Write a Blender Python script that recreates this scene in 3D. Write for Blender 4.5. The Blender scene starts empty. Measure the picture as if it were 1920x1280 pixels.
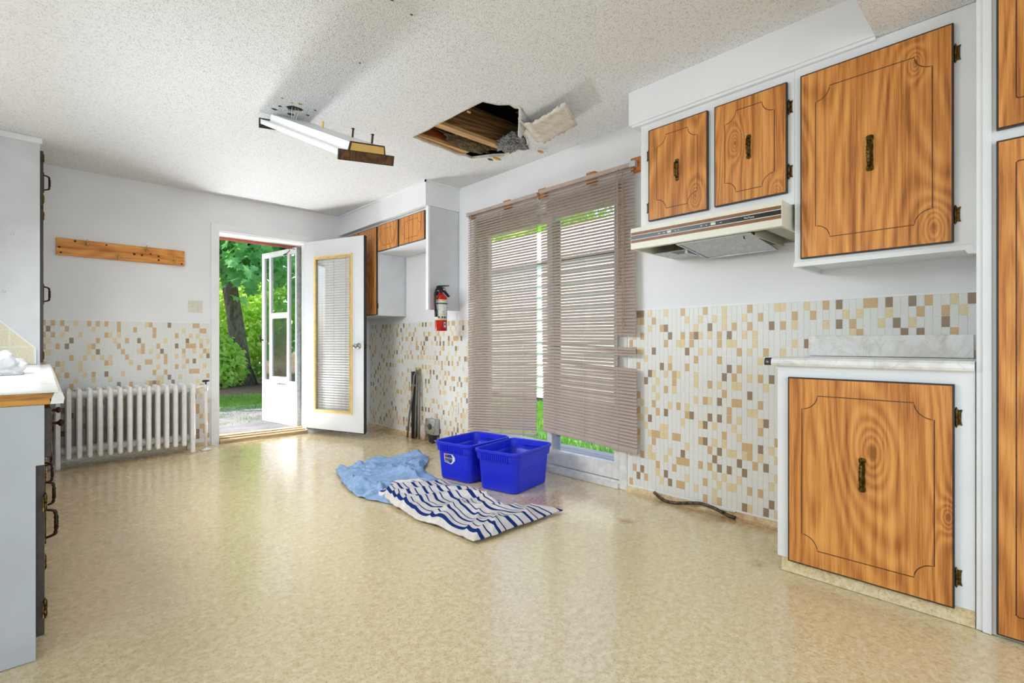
import bpy, bmesh, math, random
from mathutils import Vector, Matrix, noise
random.seed(11)
sc = bpy.context.scene
C = sc.collection
PI = math.pi
R = math.radians

# ------------------------------------------------------------------ camera
YAW = math.atan(880 / 935.0)
cam_d = bpy.data.cameras.new('camera'); cam = bpy.data.objects.new('camera', cam_d); C.objects.link(cam)
cam.location = (0, 0, 1.0)
cam.rotation_euler = (PI / 2, 0, -YAW)
cam_d.sensor_width = 36.0; cam_d.lens = 36.0 * 935 / 1920
cam_d.shift_y = 3.0 / 1920
cam_d.clip_start = 0.02; cam_d.clip_end = 300
sc.camera = cam

# ------------------------------------------------------------------ sky, sun, fill lamps
w = bpy.data.worlds.new('sky'); sc.world = w; w.use_nodes = True
nt = w.node_tree; nt.nodes.clear()
o_ = nt.nodes.new('ShaderNodeOutputWorld'); b_ = nt.nodes.new('ShaderNodeBackground')
s_ = nt.nodes.new('ShaderNodeTexSky'); s_.sky_type = 'NISHITA'; s_.sun_disc = False
s_.sun_elevation = R(63); s_.sun_rotation = R(-37); s_.air_density = 1.0; s_.dust_density = 2.5
nt.links.new(s_.outputs[0], b_.inputs[0]); nt.links.new(b_.outputs[0], o_.inputs[0])
b_.inputs[1].default_value = 0.55

def lamp(name, kind, loc, direction, energy, color=(1, 1, 1), size=(1, 1), spread=PI, angle=0.02):
    d = bpy.data.lights.new(name, kind); d.energy = energy; d.color = color
    if kind == 'AREA':
        d.shape = 'RECTANGLE'; d.size, d.size_y = size; d.spread = spread
    if kind == 'SUN': d.angle = angle
    o = bpy.data.objects.new(name, d); C.objects.link(o); o.location = loc
    o.rotation_euler = Vector(direction).to_track_quat('-Z', 'Y').to_euler()
    return o
lamp('sun', 'SUN', (0, 9, 9), (0.27, -0.36, -0.90), 7.0, (1, .96, .88), angle=0.012)
# fill lamps added at invented windows: behind camera, beside it, over left counter
lamp('fill_lamp_front', 'AREA', (0.5, -1.93, 1.35), (0.1, 1, 0.12), 38, (.80, .92, 1), (3.6, 1.6))
lamp('fill_lamp_side', 'AREA', (-2.33, 0.35, 1.35), (1, 0.0, 0.16), 18, (.84, .93, 1), (2.6, 1.5))
lamp('fill_lamp_counter', 'AREA', (-.63, 3.34, 1.93), (1, -0.10, -0.72), 33, (.88, .95, 1), (1.7, .75), spread=R(140))
# added lamp under the sill, standing in for bounced daylight through the back door
lamp('fill_lamp_doorstep', 'AREA', (1.72, 6.02, -0.09), (-0.16, -1, 0.86), 78, (.90, .96, 1), (0.85, 0.4), spread=R(150))
sc.view_settings.view_transform = 'Standard'; sc.view_settings.look = 'None'
sc.view_settings.exposure = 0.27; sc.view_settings.gamma = 1.0; sc.view_settings.use_curve_mapping = False
sc.cycles.max_bounces = 6; sc.cycles.diffuse_bounces = 4; sc.cycles.glossy_bounces = 3; sc.cycles.transparent_max_bounces = 16
sc.cycles.adaptive_threshold = 0.06; sc.cycles.use_light_tree = False
sc.cycles.sample_clamp_indirect = 6.0
sc.cycles.caustics_reflective = False; sc.cycles.caustics_refractive = False

# ------------------------------------------------------------------ materials
MATS = {}
def srgb(r, g, b):
    f = lambda c: (c / 255 / 12.92) if c / 255 <= .04045 else ((c / 255 + .055) / 1.055) ** 2.4
    return (f(r), f(g), f(b), 1)
class NB:
    def __init__(s, name):
        s.m = bpy.data.materials.new(name); s.m.use_nodes = True; s.t = s.m.node_tree
        s.bs = s.t.nodes['Principled BSDF']; s.out = s.t.nodes['Material Output']; MATS[name] = s.m
    def n(s, kind, **kw):
        nd = s.t.nodes.new('ShaderNode' + kind)
        for k, v in kw.items():
            if hasattr(nd, k) and k not in nd.inputs: setattr(nd, k, v)
            else: nd.inputs[k].default_value = v
        return nd
    def l(s, a, b): s.t.links.new(a, b)
    def coord(s, kind='Object', scale=(1, 1, 1), rot=(0, 0, 0), loc=(0, 0, 0)):
        tc = s.n('TexCoord'); mp = s.n('Mapping')
        mp.inputs['Scale'].default_value = scale; mp.inputs['Rotation'].default_value = rot; mp.inputs['Location'].default_value = loc
        s.l(tc.outputs[kind], mp.inputs[0]); return mp.outputs[0]
    def noise(s, vec, scale, detail=3, rough=.55, dist=0):
        nd = s.n('TexNoise'); s.l(vec, nd.inputs['Vector'])
        nd.inputs['Scale'].default_value = scale; nd.inputs['Detail'].default_value = detail
        nd.inputs['Roughness'].default_value = rough; nd.inputs['Distortion'].default_value = dist
        return nd.outputs['Fac']
    def ramp(s, fac, stops):
        r = s.n('ValToRGB'); e = r.color_ramp.elements
        while len(e) < len(stops): e.new(.5)
        for i, (p, c) in enumerate(stops):
            e[i].position = p; e[i].color = c if len(c) == 4 else (*c, 1)
        s.l(fac, r.inputs[0]); return r.outputs[0]
    def mix(s, fac, a, b, mode='MIX'):
        m = s.n('Mix', data_type='RGBA', blend_type=mode)
        for sock, v in ((m.inputs[0], fac), (m.inputs[6], a), (m.inputs[7], b)):
            if hasattr(v, 'default_value') or hasattr(v, 'is_linked'): s.l(v, sock)
            else: sock.default_value = v
        return m.outputs[2]
    def math(s, op, a, b=0.0, c=0.0):
        m = s.n('Math', operation=op)
        for i, v in enumerate((a, b, c)):
            if hasattr(v, 'is_linked'): s.l(v, m.inputs[i])
            else: m.inputs[i].default_value = v
        return m.outputs[0]
    def base(s, v):
        if hasattr(v, 'is_linked'): s.l(v, s.bs.inputs['Base Color'])
        else: s.bs.inputs['Base Color'].default_value = v
    def bump(s, h, strength=.2, dist=.002):
        b = s.n('Bump'); b.inputs['Strength'].default_value = strength; b.inputs['Distance'].default_value = dist
        s.l(h, b.inputs['Height']); s.l(b.outputs[0], s.bs.inputs['Normal'])
    def set(s, rough=.5, metal=0, spec=None, **kw):
        s.bs.inputs['Roughness'].default_value = rough; s.bs.inputs['Metallic'].default_value = metal
        if spec is not None: s.bs.inputs['Specular IOR Level'].default_value = spec
        for k, v in kw.items(): s.bs.inputs[k.replace('_', ' ')].default_value = v

def simple(name, rgb, rough=.5, metal=0, var=.06, scale=30, bump=0, spec=None, stretch=(1, 1, 1)):
    m = NB(name); v = m.coord(scale=stretch); f = m.noise(v, scale, 2 if var > .04 else 0)
    c = srgb(*rgb); lo = tuple(x * (1 - var * 2) for x in c[:3]) + (1,); hi = tuple(min(1, x * (1 + var)) for x in c[:3]) + (1,)
    m.base(m.ramp(f, [(.3, lo), (.7, hi)])); m.set(rough, metal, spec)
    if bump: m.bump(f, bump, .003)
    return m
simple('wall_paint', (236, 236, 238), .55, var=.012, scale=3)
simple('trim_paint', (240, 240, 240), .38, var=.015, scale=6)
simple('cabinet_paint', (236, 237, 239), .4, var=.015, scale=5)
simple('worn_white_wood', (226, 223, 218), .5, var=.07, scale=22)
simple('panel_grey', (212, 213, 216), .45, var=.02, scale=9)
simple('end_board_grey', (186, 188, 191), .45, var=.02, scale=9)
simple('ivory_plastic', (222, 216, 200), .35, var=.02)
simple('dark_edge', (58, 45, 36), .45, var=.2, scale=60)
simple('groove_brown', (92, 52, 18), .5, var=.25, scale=90)
simple('brass_bright', (222, 194, 110), .3, .75, var=.1)
simple('black_rubber', (32, 32, 34), .5, var=.1)
simple('black_gloss', (24, 22, 24), .22, var=.1)
simple('steel', (178, 180, 182), .3, 1, var=.06)
simple('dull_steel', (196, 198, 200), .5, .6, var=.1, scale=60)
simple('chrome', (205, 205, 208), .14, 1, var=.02)
simple('blue_plastic', (30, 44, 205), .36, var=.04, scale=8, spec=.45)
simple('red_paint', (186, 30, 22), .26, var=.04)
simple('label_white', (226, 226, 226), .5, var=.03)
simple('label_grey', (150, 152, 150), .5, var=.15)
simple('label_dark', (44, 44, 48), .5, var=.1)
simple('label_yellow', (232, 196, 40), .5, var=.04)
simple('label_orange', (236, 112, 70), .5, var=.05)
simple('label_navy', (20, 66, 140), .5, var=.08)
simple('hood_cream', (228, 224, 208), .35, var=.02, scale=8)
simple('hood_inside', (176, 174, 152), .45, var=.08, scale=12)
simple('hood_brown', (134, 84, 30), .4, var=.1, scale=50)
simple('fixture_white', (236, 236, 236), .35, var=.02)
simple('fixture_black', (44, 44, 46), .5, var=.1)
simple('gold_panel', (226, 184, 104), .4, var=.05, scale=30)
simple('door_gold', (240, 208, 142), .4, var=.05, scale=30)
simple('radiator_paint', (233, 230, 226), .38, var=.03, scale=25)
simple('blind_taupe', (184, 164, 152), .42, var=.03, scale=12)
simple('cord_tan', (196, 150, 118), .7, var=.08)
simple('cord_pale', (206, 200, 192), .7, var=.05)
simple('raw_pine', (206, 160, 106), .6, var=.14, scale=40, stretch=(.15, 1, 1))
simple('block_orange', (196, 120, 42), .5, var=.15, scale=60)
simple('rust_stain', (160, 108, 58), .7, var=.3, scale=60)
simple('outlet_black', (40, 40, 44), .4)
simple('cable_grey', (120, 112, 104), .6, var=.15)
simple('rag_pink', (198, 178, 162), .9, var=.1, scale=60, bump=.3)
simple('bare_chip', (110, 78, 48), .8, var=.3, scale=80)
simple('chip_yellow', (206, 160, 70), .8, var=.2, scale=80)
simple('torn_paper', (218, 210, 194), .8, var=.12, scale=22, bump=.5)
simple('siding_pale', (222, 225, 208), .6, var=.05, scale=6)
simple('shingle', (168, 162, 156), .9, var=.2, scale=40, bump=.4)
simple('fascia_red', (188, 100, 84), .6, var=.1)
simple('soffit_white', (228, 226, 224), .6, var=.02)
simple('deck_grey', (150, 148, 146), .8, var=.18, scale=14, stretch=(1, .1, 1))
simple('threshold_wood', (190, 164, 126), .6, var=.25, scale=26, stretch=(.15, 3, 3))
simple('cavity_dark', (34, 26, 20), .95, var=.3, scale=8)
simple('door_paint', (226, 227, 230), .4, var=.012, scale=5)
simple('mini_blind_white', (238, 238, 236), .4, var=.02)
simple('dark_gasket', (60, 58, 58), .7)
simple('wire_white', (214, 212, 208), .5)

m = NB('ceiling_stipple')          # sprayed stipple ceiling
v = m.coord()
a = m.noise(v, 95, 1, .6); b2 = m.noise(v, 230, 0, .6)
sp = m.math('ADD', m.math('MULTIPLY', a, .6), m.math('MULTIPLY', b2, .55))
m.base(m.ramp(sp, [(.40, srgb(206, 206, 206)), (.52, srgb(238, 238, 238))])); m.set(.8, spec=.2)  # tiny shadows of the stipple painted in as grey specks
m.bump(sp, .75, .010)

m = NB('floor_vinyl')              # cream vinyl sheet with brown flecks, waxed
v = m.coord()
big = m.noise(v, 1.1, 2, .6); mid = m.noise(v, 42, 2, .75); fine = m.noise(m.coord(scale=(1.4, 1, 1), rot=(0, 0, .6)), 95, 1, .75)
col = m.ramp(mid, [(.30, srgb(208, 183, 134)), (.5, srgb(225, 204, 160)), (.70, srgb(235, 220, 184))])
fleck = m.ramp(fine, [(.33, (1, 1, 1, 1)), (.43, (0, 0, 0, 1))])
col = m.mix(m.math('MULTIPLY', fleck, .5), col, srgb(172, 138, 90))
col = m.mix(m.ramp(big, [(.45, (0, 0, 0, 1)), (.75, (.35, .35, .35, 1))]), col, srgb(224, 204, 160))
wob = m.noise(v, 9, 2, .7); grit = m.ramp(m.noise(v, 30, 1, .7), [(.35, (.35, .35, .35, 1)), (.65, (1, 1, 1, 1))])
# water stain where the ceiling dripped, between the bins and the wall
sep = m.n('SeparateXYZ'); tc = m.n('TexCoord'); m.l(tc.outputs['Object'], sep.inputs[0])
def blob(cx, cy, rx, ry, soft):
    dx = m.math('DIVIDE', m.math('SUBTRACT', sep.outputs[0], cx), rx); dy = m.math('DIVIDE', m.math('SUBTRACT', sep.outputs[1], cy), ry)
    d = m.math('SQRT', m.math('ADD', m.math('MULTIPLY', dx, dx), m.math('MULTIPLY', dy, dy)))
    d = m.math('ADD', d, m.math('MULTIPLY', m.math('SUBTRACT', wob, .5), .9))
    return m.ramp(m.math('SUBTRACT', 1.0, d), [(0, (0, 0, 0, 1)), (soft, (1, 1, 1, 1))])
speck = m.ramp(m.noise(v, 60, 2, .8), [(.42, (0, 0, 0, 1)), (.62, (1, 1, 1, 1))])
st = m.math('MULTIPLY', blob(2.35, 2.12, .42, .24, .5), .42)
col = m.mix(st, col, srgb(206, 148, 120))
col = m.mix(m.math('MULTIPLY', m.math('MULTIPLY', blob(2.36, 2.14, .36, .2, .6), speck), .75), col, srgb(128, 78, 54))
for (x, y, rx, ry, k) in ((2.39, 1.6, .05, .06, .85), (2.36, .88, .07, .05, .6), (2.86, 1.45, .10, .5, .5), (2.84, 1.1, .12, .3, .6), (2.8, 4.6, .16, .9, .65), (2.72, 5.25, .3, .3, .5), (.5, 5.36, .75, .16, .75), (2.56, 1.85, .12, .12, .3)):
    col = m.mix(m.math('MULTIPLY', m.math('MULTIPLY', blob(x, y, rx, ry, .6), grit), k), col, srgb(168, 116, 58))
m.base(col)
m.set(.2, spec=.5, Coat_Weight=.5, Coat_Roughness=.16)
m.l(m.math('ADD', .20, m.math('MULTIPLY', wob, .14)), m.bs.inputs['Roughness'])
m.bump(m.noise(v, 55, 0, .6), .14, .002)

KNOTS = ((4.555, 1.873, 0.05), (4.329, 1.676, 0.022), (0.643, 2.21, 0.022), (0.586, 1.551, 0.035), (2.351, 2.4, 0.025), (2.16, 2.1, 0.02), (3.861, 2.484, 0.026))
def wood(name, c1, c2, c3, scale=1.0, rough=.38, knots=()):
    """grain runs along z; contour lines of a slow field read as cathedral figure, swirling round the knots (y, z, r)"""
    m = NB(name)
    warp = m.n('TexNoise'); m.l(m.coord(scale=(3.4 * scale, 3.4 * scale, .55 * scale)), warp.inputs['Vector'])
    warp.inputs['Scale'].default_value = 1.0; warp.inputs['Detail'].default_value = 1.5; warp.inputs['Distortion'].default_value = .5
    fld = warp.outputs['Fac']; core = None
    if knots:
        tc = m.n('TexCoord'); sp = m.n('SeparateXYZ'); m.l(tc.outputs['Object'], sp.inputs[0])
        for ky, kz, r in knots:
            dy = m.math('DIVIDE', m.math('SUBTRACT', sp.outputs[1], ky), r); dz = m.math('DIVIDE', m.math('SUBTRACT', sp.outputs[2], kz), r * 2.1)
            d2 = m.math('ADD', m.math('MULTIPLY', dy, dy), m.math('MULTIPLY', dz, dz))
            e = m.math('DIVIDE', .30, m.math('ADD', 1.0, d2)); fld = m.math('ADD', fld, e)
            k = m.math('DIVIDE', .02, m.math('ADD', .02, m.math('MULTIPLY', d2, .9))); core = k if core is None else m.math('MAXIMUM', core, k)
    ring = m.math('SINE', m.math('MULTIPLY', fld, 105.0)); ring = m.math('MULTIPLY_ADD', ring, .5, .5)
    streak = m.noise(m.coord(scale=(42 * scale, 42 * scale, .9 * scale)), 1.0, 3, .62); hair = m.noise(m.coord(scale=(260 * scale, 260 * scale, 9 * scale)), 1.0, 1, .6)
    f = m.math('ADD', m.math('MULTIPLY', streak, .54), m.math('ADD', m.math('MULTIPLY', ring, .115), m.math('MULTIPLY', hair, .24)))
    if core is not None: f = m.math('SUBTRACT', f, m.math('MULTIPLY', core, .22))
    m.base(m.ramp(f, [(.29, c3), (.435, c2), (.555, c1), (.69, tuple(min(1, x * 1.2) for x in c1[:3]) + (1,))]))
    m.set(rough, spec=.35)
    return m
wood('door_laminate', srgb(226, 158, 84), srgb(204, 132, 66), srgb(150, 88, 38), knots=KNOTS)
wood('fixture_walnut', srgb(118, 84, 54), srgb(92, 62, 38), srgb(60, 38, 24), scale=1.4)
m = wood('pine_board', srgb(232, 164, 82), srgb(220, 144, 64), srgb(186, 104, 40), scale=1.0)
m.t.nodes['Mapping'].inputs['Rotation'].default_value = (0, 0, 0)
wood('joist_wood', srgb(176, 130, 78), srgb(134, 92, 52), srgb(74, 48, 28), scale=.8, rough=.8)
wood('joist_orange', srgb(190, 104, 52), srgb(158, 78, 36), srgb(98, 46, 22), scale=.8, rough=.8)

for jn in ('joist_wood', 'joist_orange'):
    for nd in MATS[jn].node_tree.nodes:
        if nd.type == 'MAPPING':
            s0 = list(nd.inputs['Scale'].default_value); nd.inputs['Scale'].default_value = (s0[2], s0[1], s0[0])
m = NB('counter_core')             # layered end grain of the counter
v = m.coord(scale=(2, 1, 30)); f = m.noise(v, 5, 4, .6)
m.base(m.ramp(f, [(.35, srgb(132, 84, 34)), (.65, srgb(196, 136, 56))])); m.set(.6)
simple('counter_core_light', (206, 142, 58), .6, var=.12, scale=8, stretch=(1, 1, 8))

m = NB('marble_laminate')
v = m.coord(); f = m.noise(v, 7, 6, .62, 1.6); g = m.noise(v, 3.2, 5, .6, 2.4)
col = m.ramp(f, [(.34, srgb(218, 215, 208)), (.5, srgb(236, 234, 230)), (.68, srgb(244, 243, 240))])
vein = m.ramp(m.math('ABSOLUTE', m.math('SUBTRACT', g, .5)), [(0, (.32, .32, .32, 1)), (.014, (0, 0, 0, 1))])
m.base(m.mix(vein, col, srgb(176, 164, 140))); m.set(.22)

m = NB('splash_squares')           # cream embossed squares beside the tall cabinet
v = m.coord(scale=(1 / .125, 1 / .125, 1 / .118)); f = m.noise(m.coord(), 90, 3, .7)
m.base(m.ramp(f, [(.35, srgb(212, 203, 172)), (.65, srgb(228, 220, 194))])); m.set(.45); m.bump(f, .25, .002)
simple('splash_grout', (230, 226, 208), .5, var=.02)

def tile_mat(name, rgb, var):
    m = NB(name); v = m.coord('Object'); f = m.noise(v, 260, 1, .7)
    c = srgb(*rgb)
    m.base(m.ramp(f, [(.3, tuple(x * (1 - var) for x in c[:3]) + (1,)), (.7, tuple(min(1, x * (1 + var * .5)) for x in c[:3]) + (1,))]))
    m.set(.34, spec=.4)
tile_mat('tile_white', (232, 231, 226), .10); tile_mat('tile_cream', (232, 212, 168), .14)
tile_mat('tile_tan', (214, 180, 134), .14); tile_mat('tile_brown', (156, 132, 108), .10)
simple('tile_grout', (240, 239, 236), .4, var=.01)

m = NB('antique_brass'); v = m.coord(); f = m.noise(v, 140, 4, .7)
m.base(m.ramp(f, [(.42, srgb(52, 42, 26)), (.66, srgb(132, 104, 48))])); m.set(.35, 1); m.bump(f, .3, .002)
simple('bronze_dark', (60, 48, 36), .4, .8, var=.3, scale=120)

m = NB('towel_blue'); v = m.coord(); f = m.noise(v, 30, 4, .7); g = m.noise(v, 420, 2, .6)
m.base(m.ramp(f, [(.3, srgb(122, 152, 192)), (.7, srgb(168, 193, 222))])); m.set(.95, spec=.1); m.bump(g, .5, .004)

m = NB('towel_striped'); tc = m.n('TexCoord'); sep = m.n('SeparateXYZ'); m.l(tc.outputs['UV'], sep.inputs[0])
u = m.math('MULTIPLY', sep.outputs[0], 5.5); fr = m.math('FRACT', u)
s1 = m.ramp(fr, [(.0, (0, 0, 0, 1)), (.30, (0, 0, 0, 1)), (.305, (1, 1, 1, 1)), (.50, (1, 1, 1, 1)), (.505, (0, 0, 0, 1)), (.78, (0, 0, 0, 1)), (.785, (1, 1, 1, 1)), (.865, (1, 1, 1, 1)), (.87, (0, 0, 0, 1))])
n2 = m.noise(m.coord(), 300, 2, .6)
basec = m.ramp(m.noise(m.coord(), 20, 4, .6), [(.3, srgb(206, 196, 190)), (.7, srgb(228, 222, 218))])
m.base(m.mix(s1, basec, srgb(24, 50, 112))); m.set(.95, spec=.1); m.bump(n2, .5, .004)

m = NB('insulation'); v = m.coord(); f = m.noise(v, 70, 5, .8)
m.base(m.ramp(f, [(.35, srgb(74, 60, 44)), (.6, srgb(150, 132, 104)), (.75, srgb(192, 180, 156))])); m.set(1, spec=0); m.bump(f, 1, .02)
m = NB('wet_insulation'); v = m.coord(); f = m.noise(v, 80, 5, .8)
m.base(m.ramp(f, [(.4, srgb(84, 82, 80)), (.55, srgb(168, 166, 162)), (.7, srgb(224, 222, 218))])); m.set(.9); m.bump(f, 1, .015)

def glass(name, tint=(1, 1, 1, 1), rough=.0, refl=.12):
    m = NB(name); t = m.n('BsdfTransparent'); g = m.n('BsdfGlossy'); g.inputs['Roughness'].default_value = rough
    t.inputs[0].default_value = tint
    fr = m.n('Fresnel'); ge = m.n('NewGeometry'); m.l(m.math('MULTIPLY_ADD', ge.outputs['Backfacing'], -.8333, 1.5), fr.inputs[0])
    mx = m.n('MixShader'); add = m.math('ADD', fr.outputs[0], refl); mn = m.math('MINIMUM', add, .9)
    m.l(mn, mx.inputs[0]); m.l(t.outputs[0], mx.inputs[1]); m.l(g.outputs[0], mx.inputs[2]); m.l(mx.outputs[0], m.out.inputs[0])
glass('clear_glass', refl=.02); glass('storm_glass', (.95, .97, .96, 1), .0, .30); glass('screen_mesh', (.62, .66, .70, 1), .15, .12)

m = NB('plastic_film'); t = m.n('BsdfTransparent'); mx = m.n('MixShader'); mx.inputs[0].default_value = .72
m.bs.inputs['Base Color'].default_value = (.86, .87, .9, 1); m.set(.18); m.l(t.outputs[0], mx.inputs[1]); m.l(m.bs.outputs[0], mx.inputs[2]); m.l(mx.outputs[0], m.out.inputs[0])

def leaf(name, rgb1, rgb2):
    m = NB(name); f = m.noise(m.coord(), 3.5, 4, .7)
    col = m.ramp(f, [(.32, srgb(*rgb1)), (.68, srgb(*rgb2))]); m.base(col); m.set(.5, spec=.3)
    tr = m.n('BsdfTranslucent'); m.l(col, tr.inputs[0]); mx = m.n('MixShader'); mx.inputs[0].default_value = .55
    m.l(m.bs.outputs[0], mx.inputs[1]); m.l(tr.outputs[0], mx.inputs[2]); m.l(mx.outputs[0], m.out.inputs[0])
leaf('leaf_maple', (84, 160, 92), (150, 210, 122)); leaf('leaf_light', (158, 212, 76), (226, 244, 140)); leaf('leaf_mid', (112, 178, 76), (180, 222, 112))
leaf('grass_blade', (86, 142, 46), (142, 190, 76))
simple('bark', (122, 110, 96), .95, var=.3, scale=16, bump=1.0, stretch=(1, 1, .35))
simple('lawn_soil', (98, 140, 56), .95, var=.3, scale=10, bump=.4)
m = NB('asphalt'); v = m.coord(); f = m.noise(v, 2.2, 6, .7); g = m.noise(v, 120, 3, .7); cr = m.noise(v, 1.6, 5, .6, 1.2)
col = m.ramp(f, [(.35, srgb(92, 90, 92)), (.65, srgb(132, 128, 128))])
col = m.mix(m.ramp(m.math('ABSOLUTE', m.math('SUBTRACT', cr, .5)), [(0, (.9, .9, .9, 1)), (.01, (0, 0, 0, 1))]), col, srgb(72, 74, 62))
m.base(m.mix(m.math('MULTIPLY', g, .4), col, srgb(84, 82, 82))); m.set(.95); m.bump(g, .5, .01)
m = NB('leaf_litter'); v = m.coord(); f = m.noise(v, 16, 6, .8)
m.base(m.ramp(f, [(.35, srgb(84, 62, 46)), (.55, srgb(140, 108, 84)), (.7, srgb(176, 148, 120))])); m.set(1); m.bump(f, .9, .05)

# ------------------------------------------------------------------ mesh helpers
def M(n): return MATS[n]
def box(bm, x0, x1, y0, y1, z0, z1, mi=0):
    vs = [bm.verts.new(p) for p in ((x0, y0, z0), (x1, y0, z0), (x1, y1, z0), (x0, y1, z0), (x0, y0, z1), (x1, y0, z1), (x1, y1, z1), (x0, y1, z1))]
    for q in ((0, 3, 2, 1), (4, 5, 6, 7), (0, 1, 5, 4), (1, 2, 6, 5), (2, 3, 7, 6), (3, 0, 4, 7)):
        f = bm.faces.new([vs[i] for i in q]); f.material_index = mi
    return vs
def bxm(*args, bevel=0, seg=2):
    bm = bmesh.new(); box(bm, *args)
    if bevel: bmesh.ops.bevel(bm, geom=list(bm.edges), offset=bevel, segments=seg, affect='EDGES', profile=.5)
    return bm
def tube(bm, pts, r, n=8, cap=True, mi=0):
    pts = [Vector(p) for p in pts]; rings = []
    rs = r if isinstance(r, (list, tuple)) else [r] * len(pts)
    prev = None
    for i, p in enumerate(pts):
        d = (pts[min(i + 1, len(pts) - 1)] - pts[max(i - 1, 0)]).normalized()
        if prev is None:
            a = d.orthogonal().normalized()
        else:
            a = (prev - d * prev.dot(d)); a = a.normalized() if a.length > 1e-6 else d.orthogonal().normalized()
        prev = a; b = d.cross(a)
        rings.append([bm.verts.new(p + (a * math.cos(2 * PI * k / n) + b * math.sin(2 * PI * k / n)) * rs[i]) for k in range(n)])
    for i in range(len(rings) - 1):
        for k in range(n):
            f = bm.faces.new((rings[i][k], rings[i][(k + 1) % n], rings[i + 1][(k + 1) % n], rings[i + 1][k])); f.smooth = True; f.material_index = mi
    if cap:
        bm.faces.new(list(reversed(rings[0]))).material_index = mi; bm.faces.new(rings[-1]).material_index = mi
def lathe(bm, prof, center, axis='z', n=20, a0=0, a1=2 * PI, mi=0):
    full = abs(a1 - a0 - 2 * PI) < 1e-4; cnt = n if full else n + 1
    rings = []
    for r, h in prof:
        ring = []
        for k in range(cnt):
            a = a0 + (a1 - a0) * k / n; x, y = r * math.cos(a), r * math.sin(a)
            p = {'z': (x, y, h), 'y': (x, h, y), 'x': (h, x, y)}[axis]
            ring.append(bm.verts.new(Vector(center) + Vector(p)))
        rings.append(ring)
    for i in range(len(rings) - 1):
        for k in range(n):
            k2 = (k + 1) % cnt
            f = bm.faces.new((rings[i][k], rings[i][k2], rings[i + 1][k2], rings[i + 1][k])); f.smooth = True; f.material_index = mi
    if full:
        if prof[0][0] > 1e-5: bm.faces.new(list(reversed(rings[0]))).material_index = mi
        if prof[-1][0] > 1e-5: bm.faces.new(rings[-1]).material_index = mi
def prism(bm, poly, axis, a0, a1, mi=0):
    """poly in the two other axes, extruded along axis"""
    def P(p, h): return {'x': (h, p[0], p[1]), 'y': (p[0], h, p[1]), 'z': (p[0], p[1], h)}[axis]
    A = [bm.verts.new(P(p, a0)) for p in poly]; B = [bm.verts.new(P(p, a1)) for p in poly]
    n = len(poly)
    for i in range(n): bm.faces.new((A[i], A[(i + 1) % n], B[(i + 1) % n], B[i])).material_index = mi
    bm.faces.new(list(reversed(A))).material_index = mi; bm.faces.new(B).material_index = mi
def to_mesh(bm, name, mats):
    bmesh.ops.recalc_face_normals(bm, faces=bm.faces)
    me = bpy.data.meshes.new(name); bm.to_mesh(me); bm.free()
    for x in (mats if isinstance(mats, (list, tuple)) else [mats]): me.materials.append(M(x))
    return me
def obj(name, bm, mats, parent=None, local=False, label=None):
    """links one mesh object; mesh data in world coordinates unless local"""
    me = bm if isinstance(bm, bpy.types.Mesh) else to_mesh(bm, name, mats)
    o = bpy.data.objects.new(name, me); C.objects.link(o)
    if parent:
        o.parent = parent
        if not local:
            base = Vector(parent.location)
            if parent.parent: base = base + Vector(parent.parent.location)
            o.location = -base
    if label: o['label'] = label
    return o
def inst(name, me, parent, loc, rot=None):
    o = bpy.data.objects.new(name, me); C.objects.link(o); o.parent = parent
    base = Vector(parent.location)
    if parent.parent: base += Vector(parent.parent.location)
    o.location = Vector(loc) - base
    if rot: o.rotation_euler = rot
    return o
def thing(name, label, cat, loc=(0, 0, 0), rotz=0, group=None, kind=None):
    o = bpy.data.objects.new(name, None); C.objects.link(o); o.location = loc; o.rotation_euler = (0, 0, rotz)
    o.empty_display_size = .05; tag(o, label, cat, group, kind); return o
def tag(o, label, cat=None, group=None, kind=None):
    o['label'] = label
    if cat: o['category'] = cat
    if group: o['group'] = group
    if kind: o['kind'] = kind
    return o
def struct(name, bm, mats, label):
    o = obj(name, bm, mats); o['kind'] = 'structure'; o['label'] = label; return o
def text_mesh(body, size, ext=.0004):
    cu = bpy.data.curves.new('t', 'FONT'); cu.body = body; cu.size = size; cu.extrude = ext; cu.align_x = 'CENTER'; cu.align_y = 'CENTER'
    o = bpy.data.objects.new('t', cu); C.objects.link(o)
    dg = bpy.context.evaluated_depsgraph_get(); me = bpy.data.meshes.new_from_object(o.evaluated_get(dg))
    bpy.data.objects.remove(o); bpy.data.curves.remove(cu); return me
def fbm(x, y, z=0, s=1.0): return noise.fractal(Vector((x * s, y * s, z * s)), 1.0, 2.0, 4)

# ------------------------------------------------------------------ room dimensions (metres)
CZ = 2.468; XR = 2.89; YB = 5.61; XL = -.65
SX = 2.51                                     # front of the soffits
DX0, DX1, DZ = 1.274, 2.144, 2.115            # back door opening
PY0, PY1, PZ0, PZ1 = 1.975, 3.50, .03, 2.05   # patio door opening
TTR, TTB = 1.216, 1.192                       # top of the mosaic wainscot

# ------------------------------------------------------------------ setting
bm = bmesh.new(); box(bm, -2.45, XR, -2.05, YB, -.1, 0)
box(bm, DX0, DX1, YB, YB + .03, -.1, 0)
struct('floor', bm, 'floor_vinyl', 'worn cream and tan speckled vinyl sheet floor with stains')

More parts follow.
